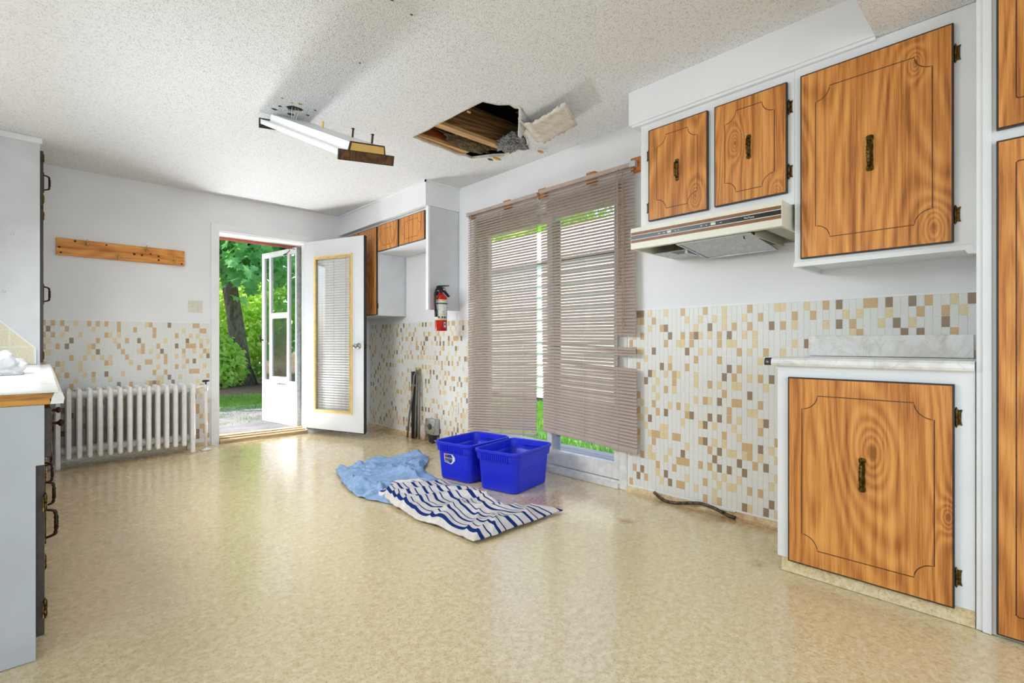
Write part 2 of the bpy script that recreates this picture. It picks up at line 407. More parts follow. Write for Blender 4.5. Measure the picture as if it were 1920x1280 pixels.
# ceiling with the torn hole and the small hole of the lamp box
HOLE = [(1.922, 3.074), (1.93, 2.98), (1.937, 2.901), (1.932, 2.80), (1.937, 2.719), (1.94, 2.63), (1.94, 2.548), (1.946, 2.44), (1.951, 2.334), (1.992, 2.322), (2.05, 2.30), (2.097, 2.252),
        (2.15, 2.262), (2.194, 2.238), (2.27, 2.315), (2.361, 2.398), (2.45, 2.50), (2.52, 2.535), (2.60, 2.60), (2.615, 2.70), (2.628, 2.792), (2.634, 2.88), (2.57, 2.95), (2.53, 3.03), (2.487, 3.107), (2.42, 3.10), (2.368, 3.118), (2.25, 3.10), (2.1, 3.092)]
SM = [(1.155 + .052 * math.cos(k * PI / 6) * (1 + .12 * math.sin(k * 2.3)), 3.215 + .045 * math.sin(k * PI / 6) * (1 + .12 * math.cos(k * 1.7))) for k in range(12)]
bm = bmesh.new(); eds = []
def loop(pts, z):
    vs = [bm.verts.new((p[0], p[1], z)) for p in pts]
    for i in range(len(vs)): eds.append(bm.edges.new((vs[i], vs[(i + 1) % len(vs)])))
    return vs
loop([(-2.45, -2.05), (XR, -2.05), (XR, YB), (-2.45, YB)], CZ)
h1 = loop(HOLE, CZ); h2 = loop(SM, CZ)
bmesh.ops.triangle_fill(bm, use_beauty=True, use_dissolve=False, edges=eds, normal=(0, 0, -1))
# drop anything that filled the holes
def inside(p, poly):
    c = False; n = len(poly)
    for i in range(n):
        a, b = poly[i], poly[i - 1]
        if (a[1] > p.y) != (b[1] > p.y) and p.x < (b[0] - a[0]) * (p.y - a[1]) / (b[1] - a[1]) + a[0]: c = not c
    return c
bad = [f for f in bm.faces if inside(f.calc_center_median(), HOLE) or inside(f.calc_center_median(), SM)]
bmesh.ops.delete(bm, geom=bad, context='FACES_ONLY')
for h in (h1, h2):                             # broken board thickness
    up = [bm.verts.new((v.co.x, v.co.y, CZ + .016)) for v in h]
    for i in range(len(h)):
        f = bm.faces.new((h[i], h[(i + 1) % len(h)], up[(i + 1) % len(h)], up[i])); f.material_index = 1
me = bpy.data.meshes.new('ceiling'); bm.to_mesh(me); bm.free(); me.materials.append(M('ceiling_stipple')); me.materials.append(M('torn_paper'))
ceil = obj('ceiling', me, None); ceil['kind'] = 'structure'; ceil['label'] = 'white stippled ceiling with a torn open hole'
struct('ceiling_lowered', bxm(-2.45, XR - .002, -2.05, .475, 2.277, CZ - .004), 'ceiling_stipple', 'lower stippled ceiling over the near end of the room')

bm = bmesh.new(); box(bm, XL - .1, DX0, YB, YB + .15, 0, CZ); box(bm, DX1, XR + .15, YB, YB + .15, 0, CZ); box(bm, DX0, DX1, YB, YB + .15, DZ, CZ)
wall_back = struct('wall_back', bm, 'wall_paint', 'white painted back wall with the open door')
bm = bmesh.new(); box(bm, XR, XR + .15, -2.05, PY0, 0, CZ); box(bm, XR, XR + .15, PY1, YB, 0, CZ); box(bm, XR, XR + .15, PY0, PY1, PZ1, CZ); box(bm, XR, XR + .15, PY0, PY1, 0, PZ0)
wall_right = struct('wall_right', bm, 'wall_paint', 'white painted wall with patio door and mosaic wainscot')
bm = bmesh.new(); box(bm, XL - .1, XL, 2.1, 2.2, 0, CZ); box(bm, XL - .1, XL, 4.3, YB, 0, CZ); box(bm, XL - .1, XL, 2.2, 4.3, 0, 1.5); box(bm, XL - .1, XL, 2.2, 4.3, 2.36, CZ); box(bm, -2.45, XL, 2.1, 2.2, 0, CZ)
struct('wall_left', bm, 'wall_paint', 'white wall with an invented window opening over the left counter')
bm = bmesh.new(); box(bm, -2.55, -2.45, -2.05, -.95, 0, CZ); box(bm, -2.55, -2.45, 1.65, 2.2, 0, CZ); box(bm, -2.55, -2.45, -.95, 1.65, 0, .6); box(bm, -2.55, -2.45, -.95, 1.65, 2.1, CZ)
struct('wall_side', bm, 'wall_paint', 'white wall with an invented window opening beside the camera')
struct('sun_block_panel', bxm(-2.53, -2.51, -.95, 1.65, .6, 2.1), 'label_white', 'added white panel keeping sun out of the side window opening')  # unseen panel, added to block the sun at the side opening
bm = bmesh.new(); box(bm, -2.45, -1.3, -2.15, -2.05, 0, CZ); box(bm, 2.3, XR, -2.15, -2.05, 0, CZ); box(bm, -1.3, 2.3, -2.15, -2.05, 0, .55); box(bm, -1.3, 2.3, -2.15, -2.05, 2.15, CZ)
struct('wall_front', bm, 'wall_paint', 'white wall with an invented wide window opening behind the camera')

# soffits above the wall cabinets
bm = bmesh.new(); box(bm, SX, XR, .475, 1.665, 2.275, CZ); box(bm, SX + .012, XR, .475, 1.65, 2.262, 2.275)
struct('trim_1', bm, 'wall_paint', 'white boxed soffit above the hood cabinets')
bm = bmesh.new(); box(bm, SX, XR, 3.80, YB, 2.245, CZ)
struct('trim_2', bm, 'wall_paint', 'white boxed soffit above the far cabinets by the door')
bm = bmesh.new(); box(bm, SX - .012, SX, 3.788, YB, CZ - .018, CZ); box(bm, SX - .012, XR, 3.788, 3.80, CZ - .018, CZ)
struct('trim_3', bm, 'trim_paint', 'thin white bead along the top of the far soffit')
# door casing
bm = bmesh.new()
box(bm, DX0 - .068, DX0, YB - .016, YB, 0, DZ + .068); box(bm, DX1, DX1 + .068, YB - .016, YB, 0, DZ + .068); box(bm, DX0, DX1, YB - .016, YB, DZ, DZ + .068)
box(bm, DX0 - .02, DX0 + .006, YB, YB + .15, 0, DZ); box(bm, DX1 - .006, DX1 + .02, YB, YB + .15, 0, DZ); box(bm, DX0, DX1, YB, YB + .15, DZ - .012, DZ)
box(bm, DX0 + .006, DX0 + .018, YB + .07, YB + .082, .05, DZ); box(bm, DX1 - .018, DX1 - .006, YB + .07, YB + .082, .05, DZ)
struct('trim_4', bm, 'trim_paint', 'white painted casing around the back door opening')
bm = bmesh.new()
for i, (y0, y1, z) in enumerate(((YB - .03, YB + .03, .035), (YB + .03, YB + .09, .05), (YB + .09, YB + .17, .062), (YB + .17, YB + .2, .03))): box(bm, DX0 + .006, DX1 - .006, y0, y1, 0 if i < 3 else -.05, z)
struct('trim_5', bm, 'threshold_wood', 'worn wooden threshold under the open back door')
# coved vinyl along the right wall
def cove(y0, y1):
    bm = bmesh.new(); prism(bm, [(XR - .035, 0.0005), (XR - .014, .008), (XR - .006, .036), (XR - .0008, .037), (XR - .0008, .0005)], 'y', y0, y1); return bm
o = struct('baseboard_right', cove(.86, PY0 - .05), 'floor_vinyl', 'torn cream vinyl cove along the foot of the mosaic')
struct('baseboard_far', cove(PY1 + .05, YB - .001), 'floor_vinyl', 'cream vinyl cove along the wall under the fire extinguisher')
bm = bmesh.new(); box(bm, -.0, DX0 - .07, YB - .014, YB - .0005, 0.0005, .035)
struct('baseboard_back', bm, 'floor_vinyl', 'low cream vinyl strip behind the radiator')
# wainscot caps
bm = bmesh.new(); box(bm, XR - .006, XR - .0005, .158, PY0 - .05, TTR, TTR + .010); box(bm, XR - .006, XR - .0005, PY1 + .05, YB - .001, TTR, TTR + .010)
struct('trim_6', bm, 'trim_paint', 'thin white cap along the top of the right mosaic')
bm = bmesh.new(); box(bm, -.01, DX0 - .07, YB - .006, YB - .0005, TTB, TTB + .010)
struct('trim_7', bm, 'trim_paint', 'thin white cap along the top of the back mosaic')

# mosaic wainscot: small proud tiles on a white ground
TW, TH, GAP, PR = .0287, .0487, .0016, .0016
def tile_mesh(axis, mat):
    bm = bmesh.new(); a, b = TW - GAP, TH - GAP
    if axis == 'x': box(bm, -PR, 0, -a / 2, a / 2, -b / 2, b / 2)
    else: box(bm, -a / 2, a / 2, -PR, 0, -b / 2, b / 2)
    bm.faces.ensure_lookup_table()
    return to_mesh(bm, 'tile_' + axis, mat)
TM = ('tile_white', 'tile_cream', 'tile_tan', 'tile_brown')
def mosaic(wall, axis, plane, spans, top, tag_, hidden):
    """spans: list of (a0, a1) along the wall"""
    rnd = random.Random(5 if axis == 'x' else 8)
    tiles = []
    for a0, a1 in spans:
        n = int((a1 - a0) / TW)
        last = {}
        for i in range(n):
            prevr = -9
            for r in range(int(top / TH) + 1):
                z = top - (r + .5) * TH
                if z - TH / 2 < .033: continue
                a = a0 + (i + .5) * TW
                if hidden(a, z): continue
                q = rnd.random(); k = 0
                left = last.get(r, 0)
                if r - prevr > 1 and not left:
                    k = 3 if q < .085 else 2 if q < .235 else 1 if q < .39 else 0
                elif q < .12: k = 3 if q < .012 else 1 if q < .07 else 2
                if k: prevr = r
                last[r] = k
                tiles.append((a, z, k))
    def dist(t):
        p = Vector((plane, t[0], t[1])) if axis == 'x' else Vector((t[0], plane, t[1]))
        # apparent size from the camera
        d = p - Vector((0, 0, 1)); nrm = Vector((-1, 0, 0)) if axis == 'x' else Vector((0, -1, 0))
        return -(-d.normalized().dot(nrm)) / d.length_squared
    col = sorted([t for t in tiles if t[2]], key=dist)
    single = set(col[:300])
    meshes = {k: tile_mesh(axis, TM[k]) for k in range(4)}
    for (a, z, k) in col[:300]:
        inst('tile', meshes[k], wall, (plane, a, z) if axis == 'x' else (a, plane, z))
    bm = bmesh.new()
    for t in tiles:
        if t in single: continue
        a, z, k = t; ha, hb = (TW - GAP) / 2, (TH - GAP) / 2
        if axis == 'x': box(bm, plane - PR, plane, a - ha, a + ha, z - hb, z + hb, k)
        else: box(bm, a - ha, a + ha, plane - PR, plane, z - hb, z + hb, k)
    o = obj('mosaic_tiles', bm, TM, wall); o['kind'] = 'stuff'; o['label'] = 'white, cream, tan and brown mosaic tiles ' + tag_
    bm = bmesh.new()
    for a0, a1 in spans:
        if axis == 'x': box(bm, plane, XR - .0003, a0, a1, .03, top)
        else: box(bm, a0, a1, plane, YB - .0003, .03, top)
    obj('tile_backing', bm, 'tile_grout', wall)
mosaic(wall_right, 'x', XR - .003, [(.16, PY0 - .05), (PY1 + .05, YB - .004)], TTR, 'beside the patio door', lambda y, z: y < .80 and z < .90)
mosaic(wall_back, 'y', YB - .003, [(-.01, DX0 - .07)], TTB, 'behind the radiator', lambda x, z: False)

# wall trims of the patio door and its panels
door3 = thing('door_3', 'white sliding glass patio door behind the taupe blinds', None, (XR, (PY0 + PY1) / 2, 0), kind='structure')
bm = bmesh.new(); X0, X1 = XR - .012, XR + .13
for (y0, y1, z0, z1) in ((PY0 - .05, PY0 + .012, .002, PZ1 + .05), (PY1 - .012, PY1 + .05, .002, PZ1 + .05), (PY0, PY1, PZ1 - .012, PZ1 + .05)): box(bm, X0, X1, y0, y1, z0, z1)
obj('door_frame', bm, 'worn_white_wood', door3)
bm = bmesh.new(); box(bm, XR - .03, XR + .14, PY0 + .012, PY1 - .012, .002, .04); box(bm, XR - .012, XR - .004, PY0 + .012, PY1 - .012, .04, .056); box(bm, XR + .03, XR + .036, PY0 + .012, PY1 - .012, .04, .056); box(bm, XR + .085, XR + .091, PY0 + .012, PY1 - .012, .04, .056)
obj('sill_track', bm, 'worn_white_wood', door3)
def slider(x, y0, y1, name):
    bm = bmesh.new(); z0, z1 = .058, PZ1 - .014
    box(bm, x, x + .034, y0, y0 + .05, z0, z1); box(bm, x, x + .034, y1 - .05, y1, z0, z1); box(bm, x, x + .034, y0 + .05, y1 - .05, z0, z0 + .11); box(bm, x, x + .034, y0 + .05, y1 - .05, z1 - .07, z1)
    o = obj(name, bm, 'worn_white_wood', door3)
    bm = bmesh.new(); box(bm, x + .014, x + .020, y0 + .05, y1 - .05, z0 + .11, z1 - .07)
    obj('pane', bm, 'clear_glass', o)
slider(XR + .004, PY0 + .014, 2.672, 'sliding_panel'); slider(XR + .05, 2.625, PY1 - .014, 'fixed_panel')
bm = bmesh.new(); box(bm, XR + .039, XR + .049, 2.565, 2.612, .17, PZ1 - .1); obj('dark_stile', bm, 'dull_steel', door3)

# ------------------------------------------------------------------ cabinet doors
def groove_path(y0, y1, z0, z1, ins_y, ins_z, r):
    """closed outline with scooped corners (plane y,z)"""
    a0, a1, b0, b1 = y0 + ins_y, y1 - ins_y, z0 + ins_z, z1 - ins_z
    pts = []
    for cx, cz, st in ((a0, b0, 90), (a1, b0, 180), (a1, b1, 270), (a0, b1, 0)):
        # concave quarter circle around the corner, traversed so that the outline stays closed
        pass
    def arc(cx, cz, s, e): return [(cx + r * math.cos(R(s + (e - s) * k / 8)), cz + r * math.sin(R(s + (e - s) * k / 8))) for k in range(9)]
    pts += arc(a0, b0, 90, 0); pts += arc(a1, b0, 180, 90); pts += arc(a1, b1, 270, 180); pts += arc(a0, b1, 360, 270)
    return pts
def pull_bm(x, y, z, h, sgn=-1, rz=0):
    """turned bail pull on a shaped plate; sgn -1: sticks out towards -x"""
    bm = bmesh.new(); hw = .0095 * h / .11
    pl = []
    for k, (t, wd) in enumerate(((-.5, .35), (-.485, .8), (-.46, 1), (-.40, 1.05), (-.33, .78), (-.18, .92), (0, .72), (.18, .92), (.33, .78), (.40, 1.05), (.46, 1), (.485, .8), (.5, .35))): pl.append((t * h, wd * hw))
    poly = [(y + wv, z + t) for t, wv in pl] + [(y - wv, z + t) for t, wv in reversed(pl)]
    prism(bm, poly, 'x', x, x + sgn * .004)
    prof = [(-.36, 0, .004), (-.33, .014, .0042), (-.30, .022, .005), (-.26, .024, .0062), (-.2, .025, .0042), (-.13, .026, .0068), (-.06, .026, .0052), (-.04, .026, .0072), (-.015, .026, .005), (0, .026, .0074),
            (.015, .026, .005), (.04, .026, .0072), (.06, .026, .0052), (.13, .026, .0068), (.2, .025, .0042), (.26, .024, .0062), (.30, .022, .005), (.33, .014, .0042), (.36, 0, .004)]
    k = h / .13
    tube(bm, [(x + sgn * (.003 + b * k), y, z + a * h) for a, b, c in prof], [c * k for a, b, c in prof], 8)
    return bm
def hinge_bm(x, y, z, sgn=-1, side=-1, h=.062):
    bm = bmesh.new()
    lathe(bm, [(0, -h * .62), (.003, -h * .52), (.0055, -h * .42), (.0055, -h * .14), (.0048, -h * .13), (.0048, -h * .05), (.0055, -h * .04), (.0055, h * .42), (.003, h * .52), (0, h * .62)], (x + sgn * .006, y + side * .004, z), 'z', 10)
    poly = [(y + side * .004, z - h * .42), (y + side * .020, z - h * .46), (y + side * .017, z - h * .25), (y + side * .017, z + h * .25), (y + side * .020, z + h * .46), (y + side * .004, z + h * .42)]
    prism(bm, poly, 'x', x + sgn * .0005, x + sgn * .003)
    return bm
def cab_door(parent, x, y0, y1, z0, z1, hinge=-1, pull=None, th=.018, ins=(.055, .06), r=.05, sgn=-1, hz=None, label=None, edge_gap=None, hinges=True, grain=(0, 0, 0)):
    """laminate slab with dark edge bands; x = back of the door, faces sgn*x"""
    xf = x + sgn * th; e = .006
    d = obj('door', bxm(min(x, xf), max(x, xf), y0, y1, z0, z1, bevel=.0015, seg=1), 'dark_edge', parent, label=label)
    bm = bmesh.new(); xx = xf + sgn * .0006; box(bm, min(xf - sgn * .002, xx), max(xf - sgn * .002, xx), y0 + e, y1 - e, z0 + e, z1 - e)
    # shift grain so neighbouring doors differ
    off = Vector(grain)
    for v in bm.verts: v.co += off
    f = obj('face', bm, 'door_laminate', d); f.location -= off
    pts = groove_path(y0, y1, z0, z1, ins[0], ins[1], r); n = len(pts); cy = sum(p[0] for p in pts) / n; cz = sum(p[1] for p in pts) / n
    bm = bmesh.new(); wv = .0036
    inner = []; outer = []
    for i, p in enumerate(pts):
        a = Vector(pts[i - 1]); b = Vector(pts[(i + 1) % n]); t = (b - a).normalized() if (b - a).length > 1e-6 else Vector((1, 0)); nn = Vector((-t.y, t.x))
        inner.append(Vector(p) + nn * wv / 2); outer.append(Vector(p) - nn * wv / 2)
    xg = xx + sgn * .0002
    I = [bm.verts.new((xg, *p)) for p in inner]; O = [bm.verts.new((xg, *p)) for p in outer]
    I2 = [bm.verts.new((xx - sgn * .0006, *p)) for p in inner]; O2 = [bm.verts.new((xx - sgn * .0006, *p)) for p in outer]
    for i in range(n):
        j = (i + 1) % n
        bm.faces.new((I[i], I[j], O[j], O[i])); bm.faces.new((I[i], I2[i], I2[j], I[j])); bm.faces.new((O[i], O[j], O2[j], O2[i]))
    obj('groove', bm, 'groove_brown', d)
    if pull: obj('handle', pull_bm(xx, pull[0], pull[1], pull[2], sgn), 'antique_brass', d)
    if hinges:
        yh = y0 if hinge < 0 else y1
        for z in (hz or (z0 + .09, z1 - .09)): obj('hinge', hinge_bm(x, yh, z, sgn, hinge), 'antique_brass', d)
    return d

UX = 2.54
def cab_body(parent, x0, x1, y0, y1, z0, z1, face=None, mat='cabinet_paint'):
    return obj('body', bxm(x0, x1, y0, y1, z0, z1, bevel=.0015, seg=1), mat, parent)
# big wall cabinet beside the pantry
cab = thing('wall_cabinet', 'large white wall cabinet with one wood-grain door beside the tall pantry', 'cabinet', (UX, .47, 1.35))
cab_body(cab, UX, XR - .001, .160, .786, 1.372, 2.2755)
cab_door(cab, UX, .230, .757, 1.384, 2.219, -1, (.493, 1.795, .15), ins=(.062, .085), r=.055, hz=(1.49, 2.105), grain=(0, .3, .1))
bm = bmesh.new(); box(bm, UX - .004, UX + .014, .165, .79, 1.352, 1.372); box(bm, UX + .014, XR - .002, .16, .178, 1.352, 1.372); box(bm, UX + .014, XR - .002, .77, .786, 1.352, 1.372)
obj('bottom_rail', bm, 'cabinet_paint', cab)
bm = bmesh.new(); prism(bm, [(.166, 1.40), (.172, 1.40), (.172, 1.362), (.20, 1.362), (.20, 1.352), (.19, 1.335), (.166, 1.333)], 'x', UX - .022, UX - .004)
obj('corner_bracket', bm, 'cabinet_paint', cab)
# two-door cabinet above the hood
cab = thing('hood_cabinet', 'short white wall cabinet with two wood-grain doors above the range hood', 'cabinet', (UX, 1.2, 1.645))
cab_body(cab, UX + .001, XR - .001, .7865, 1.603, 1.645, 2.2615)
cab_door(cab, UX, .813, 1.158, 1.70, 2.216, -1, (.985, 1.962, .118), ins=(.055, .055), r=.055, hz=(1.80, 2.10), grain=(0, 1.3, .4))
cab_door(cab, UX, 1.194, 1.543, 1.695, 2.214, 1, (1.365, 1.945, .118), ins=(.055, .055), r=.055, hz=(1.775, 2.075), grain=(0, 2.6, .7))

# base cabinet with counter
BX = 2.38
cab = thing('base_cabinet', 'white base cabinet with one knotted wood-grain door and brass pull', 'cabinet', (BX, .48, 0))
bm = bmesh.new(); box(bm, BX, XR - .03, .160, .805, .06, .902)
obj('body', bm, 'cabinet_paint', cab)
bm = bmesh.new(); prism(bm, [(BX - .004, .002), (BX + .003, .012), (BX + .010, .058), (XR - .04, .058), (XR - .04, .002)], 'y', .160, .79)
obj('toe_kick', bm, 'floor_vinyl', cab)
d = cab_door(cab, BX, .213, .758, .054, .853, -1, (.487, .478, .135), ins=(.055, .075), r=.058, hz=(.165, .735), grain=(0, 4.1, 1.3))
ct = thing('counter_slab', 'short marble-patterned laminate counter on the single base cabinet', 'countertop', (BX, .48, .902))
bm = bmesh.new(); prism(bm, [(2.352, .902), (2.347, .912), (2.350, .928), (2.362, .936), (XR - .005, .934), (XR - .005, .9035), (2.36, .902)], 'y', .160, .822)
obj('top', bm, 'marble_laminate', ct)
bm = bmesh.new(); prism(bm, [(2.352, .9025), (2.348, .912), (2.351, .927), (2.362, .9345), (2.60, .9335), (2.60, .9035)], 'y', .822, .851)
o = obj('end_block', bm, 'dark_edge', ct, label='dark exposed end block of the counter')
bm = bmesh.new(); lathe(bm, [(.0, -.001), (.006, -.0008), (.004, .0004)], (2.3475, .837, .917), 'x', 8); obj('screw', bm, 'steel', ct)
tag(obj('backsplash', bxm(XR - .021, XR - .005, .197, .824, .936, 1.037, bevel=.002), 'marble_laminate'), 'marble-patterned backsplash strip standing on the short right counter', 'backsplash')

# tall pantry at the right edge
PX = 2.372
cab = thing('tall_pantry', 'tall white pantry cabinet with wood-grain doors at the right edge', 'cabinet', (PX, -.2, 0))
cab_body(cab, PX, XR - .005, -.65, .157, .002, 2.275)
bm = bmesh.new(); box(bm, PX - .006, PX, .118, .140, .002, 2.275); obj('face_strip', bm, 'cabinet_paint', cab)
cab_door(cab, PX, -.36, .106, 1.722, 2.262, -1, (-.12, 1.98, .15), ins=(.048, .09), r=.004, hinges=False, grain=(0, 6.2, .2))
cab_door(cab, PX, -.36, .106, .012, 1.684, -1, (-.12, .95, .15), ins=(.048, .08), r=.004, hinges=False, grain=(0, 7.7, .6))

# far wall cabinets by the back door
FX = 2.56
cab = thing('bridge_cabinet', 'short white wall cabinet with two small doors over an empty niche', 'cabinet', (FX, 4.3, 1.95))
bm = bmesh.new(); box(bm, FX, XR - .002, 3.822, 4.752, 1.935, 2.243); obj('body', bm, 'cabinet_paint', cab)
cab_door(cab, FX, 3.868, 4.316, 1.953, 2.218, -1, ins=(.06, .05), r=.05, grain=(0, 9.4, .3), hz=(2.01, 2.16))
cab_door(cab, FX, 4.338, 4.744, 1.950, 2.220, 1, ins=(.055, .05), r=.05, hinges=False, grain=(0, 11, .8))
cab = thing('end_panel', 'white cabinet end panel holding the fire extinguisher', 'panel', (2.54, 3.81, 1.30))
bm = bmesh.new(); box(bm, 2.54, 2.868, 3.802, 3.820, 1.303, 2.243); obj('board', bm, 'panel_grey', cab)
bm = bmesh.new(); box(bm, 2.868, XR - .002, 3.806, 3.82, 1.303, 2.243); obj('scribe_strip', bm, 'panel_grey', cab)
bm = bmesh.new(); box(bm, 2.536, 2.556, 3.798, 3.838, 1.303, 2.243); obj('edge_strip', bm, 'cabinet_paint', cab)
cab = thing('corner_cabinet', 'tall wall cabinet with wood-grain doors half hidden behind the open door', 'cabinet', (FX, 5.1, 1.28))
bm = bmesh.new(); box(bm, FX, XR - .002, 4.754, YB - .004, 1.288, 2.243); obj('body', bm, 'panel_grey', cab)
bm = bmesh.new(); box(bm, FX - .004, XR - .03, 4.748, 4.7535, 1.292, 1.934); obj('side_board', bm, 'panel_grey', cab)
cab_door(cab, FX, 4.772, 5.172, 1.296, 2.218, -1, (5.11, 1.74, .13), ins=(.055, .07), r=.05, hz=(1.39, 2.12), grain=(0, 12.5, .2))
cab_door(cab, FX, 5.180, 5.585, 1.296, 2.218, 1, (5.245, 1.74, .13), ins=(.055, .07), r=.05, hinges=False, grain=(0, 13.9, .5))
bm = bmesh.new(); box(bm, XR - .004, XR - .0005, 3.84, YB - .004, TTR + .012, 1.288)
struct('trim_8', bm, 'wall_paint', 'white board between the far cabinets and the mosaic')

# ------------------------------------------------------------------ range hood
hood = thing('range_hood', 'cream range hood with brown and black stripes above the missing stove', 'range hood', (2.65, 1.2, 1.53))
HX, HY0, HY1, HZ0, HZ1 = 2.42, .80, 1.592, 1.528, 1.644
bm = bmesh.new()
box(bm, HX, HX + .012, HY0, HY1, HZ0, HZ1 - .012); box(bm, HX, XR - .004, HY0, HY1, HZ1 - .012, HZ1)
box(bm, HX + .012, XR - .004, HY0, HY0 + .012, HZ0, HZ1 - .012); box(bm, HX + .012, XR - .004, HY1 - .012, HY1, HZ0, HZ1 - .012)
box(bm, HX + .012, HX + .030, HY0 + .012, HY1 - .012, HZ0, HZ0 + .006)
obj('shell', bm, 'hood_cream', hood)
bm = bmesh.new(); xi = HX + .013
box(bm, xi, XR - .006, HY0 + .013, HY1 - .013, HZ1 - .026, HZ1 - .013); box(bm, XR - .012, XR - .006, HY0 + .013, HY1 - .013, HZ0 + .004, HZ1 - .026)
box(bm, xi, XR - .012, HY0 + .013, HY0 + .10, HZ0 + .01, HZ0 + .016); obj('inner_pan', bm, 'hood_inside', hood)
for nm, z0, z1, mt in (('brown_stripe', 1.604, 1.620, 'hood_brown'), ('black_stripe', 1.580, 1.601, 'black_gloss'), ('brown_stripe', 1.562, 1.577, 'hood_brown')):
    bm = bmesh.new(); box(bm, HX - .0016, HX + .001, HY0 + .004, HY1 - .003, z0, z1); obj(nm, bm, mt, hood)
for nm, z0, z1 in (('metal_line', 1.601, 1.604), ('metal_line', 1.577, 1.580)):
    bm = bmesh.new(); box(bm, HX - .0022, HX + .001, HY0 + .004, HY1 - .003, z0, z1); obj(nm, bm, 'label_white', hood)
for y in (1.352, 1.115):
    sw = obj('switch', bxm(HX - .006, HX, y - .012, y + .012, 1.584, 1.597, bevel=.001), 'ivory_plastic', hood)
    obj('switch_rocker', bxm(HX - .008, HX - .005, y - .0105, y - .001, 1.586, 1.595, bevel=.001, seg=1), 'label_white', sw)
for y, wd in ((1.412, .014), (1.384, .010), (1.318, .007), (1.30, .007), (1.176, .010), (1.150, .007), (1.078, .009)):
    bm = bmesh.new(); box(bm, HX - .0021, HX, y - wd / 2, y + wd / 2, 1.589, 1.592); obj('printed_mark', bm, 'label_white', hood)
me = text_mesh('NuTone', .0135); me.materials.append(M('label_white'))
t = inst('lettering', me, hood, (HX - .0022, .943, 1.5905)); t.rotation_euler = (PI / 2, 0, -PI / 2)
# light box, filter and its frame
bm = bmesh.new(); box(bm, 2.49, 2.86, .935, .945, 1.512, HZ1 - .026); obj('baffle_plate', bm, 'hood_inside', hood)
bm = bmesh.new(); box(bm, 2.60, 2.86, 1.345, 1.36, 1.500, HZ1 - .026); box(bm, 2.62, 2.86, 1.36, 1.565, 1.52, 1.526); obj('lamp_plate', bm, 'dull_steel', hood)
g = bmesh.new()
for i in range(12):
    for j in range(7): box(g, 2.630 + j * .012, 2.638 + j * .012, 1.372 + i * .0075, 1.376 + i * .0075, 1.5185, 1.5205)
obj('lamp_grille', g, 'label_grey', hood)
bm = bmesh.new(); ang = .0
fy0, fy1 = .95, 1.335
def tilt(x): return 1.532 - (x - 2.45) * .10
def slab(bm, x0, x1, y0, y1, th=.008):
    vs = []
    for dz in (0, -th):
        for x, y in ((x0, y0), (x1, y0), (x1, y1), (x0, y1)): vs.append(bm.verts.new((x, y, tilt(x) + dz)))
    for q in ((0, 1, 2, 3), (7, 6, 5, 4), (0, 4, 5, 1), (1, 5, 6, 2), (2, 6, 7, 3), (3, 7, 4, 0)): bm.faces.new([vs[i] for i in q])
slab(bm, 2.455, 2.47, fy0, fy1); slab(bm, 2.80, 2.815, fy0, fy1); slab(bm, 2.47, 2.80, fy0, fy0 + .012); slab(bm, 2.47, 2.80, fy1 - .012, fy1)
flt = obj('filter_frame', bm, 'steel', hood)
bm = bmesh.new(); slab(bm, 2.47, 2.80, fy0 + .012, fy1 - .012, .004); obj('filter_mesh', bm, 'dull_steel', flt)
bm = bmesh.new(); tube(bm, [(2.50, 1.0, 1.535), (2.50, 1.0, 1.517), (2.508, 1.0, 1.512)], .003, 6); obj('filter_latch', bm, 'bronze_dark', hood)

# ------------------------------------------------------------------ blinds
BXP = 2.833; PITCH = .0225
slat_cache = {}
def slat_mesh(L):
    L = round(L, 3)
    if L not in slat_cache:
        bm = bmesh.new(); n = 4; W = .0255; tl = R(48)
        top = []; bot = []
        for k in range(n + 1):
            s = (k / n - .5) * W; crown = .0022 * (1 - (2 * k / n - 1) ** 2)
            # inner edge (-x) down, outer edge up
            x = s * math.cos(tl) - crown * math.sin(tl); z = s * math.sin(tl) + crown * math.cos(tl)
            top.append((x, z)); bot.append((x + .0005 * math.sin(tl), z - .0005 * math.cos(tl)))
        rows = [[bm.verts.new((x, y, z)) for x, z in top] for y in (-L / 2, L / 2)]; rowb = [[bm.verts.new((x, y, z)) for x, z in bot] for y in (-L / 2, L / 2)]
        for k in range(n):
            f = bm.faces.new((rows[0][k], rows[0][k + 1], rows[1][k + 1], rows[1][k])); f.smooth = True
            f = bm.faces.new((rowb[0][k], rowb[1][k], rowb[1][k + 1], rowb[0][k + 1])); f.smooth = True
        slat_cache[L] = to_mesh(bm, 'slat', 'blind_taupe')
    return slat_cache[L]
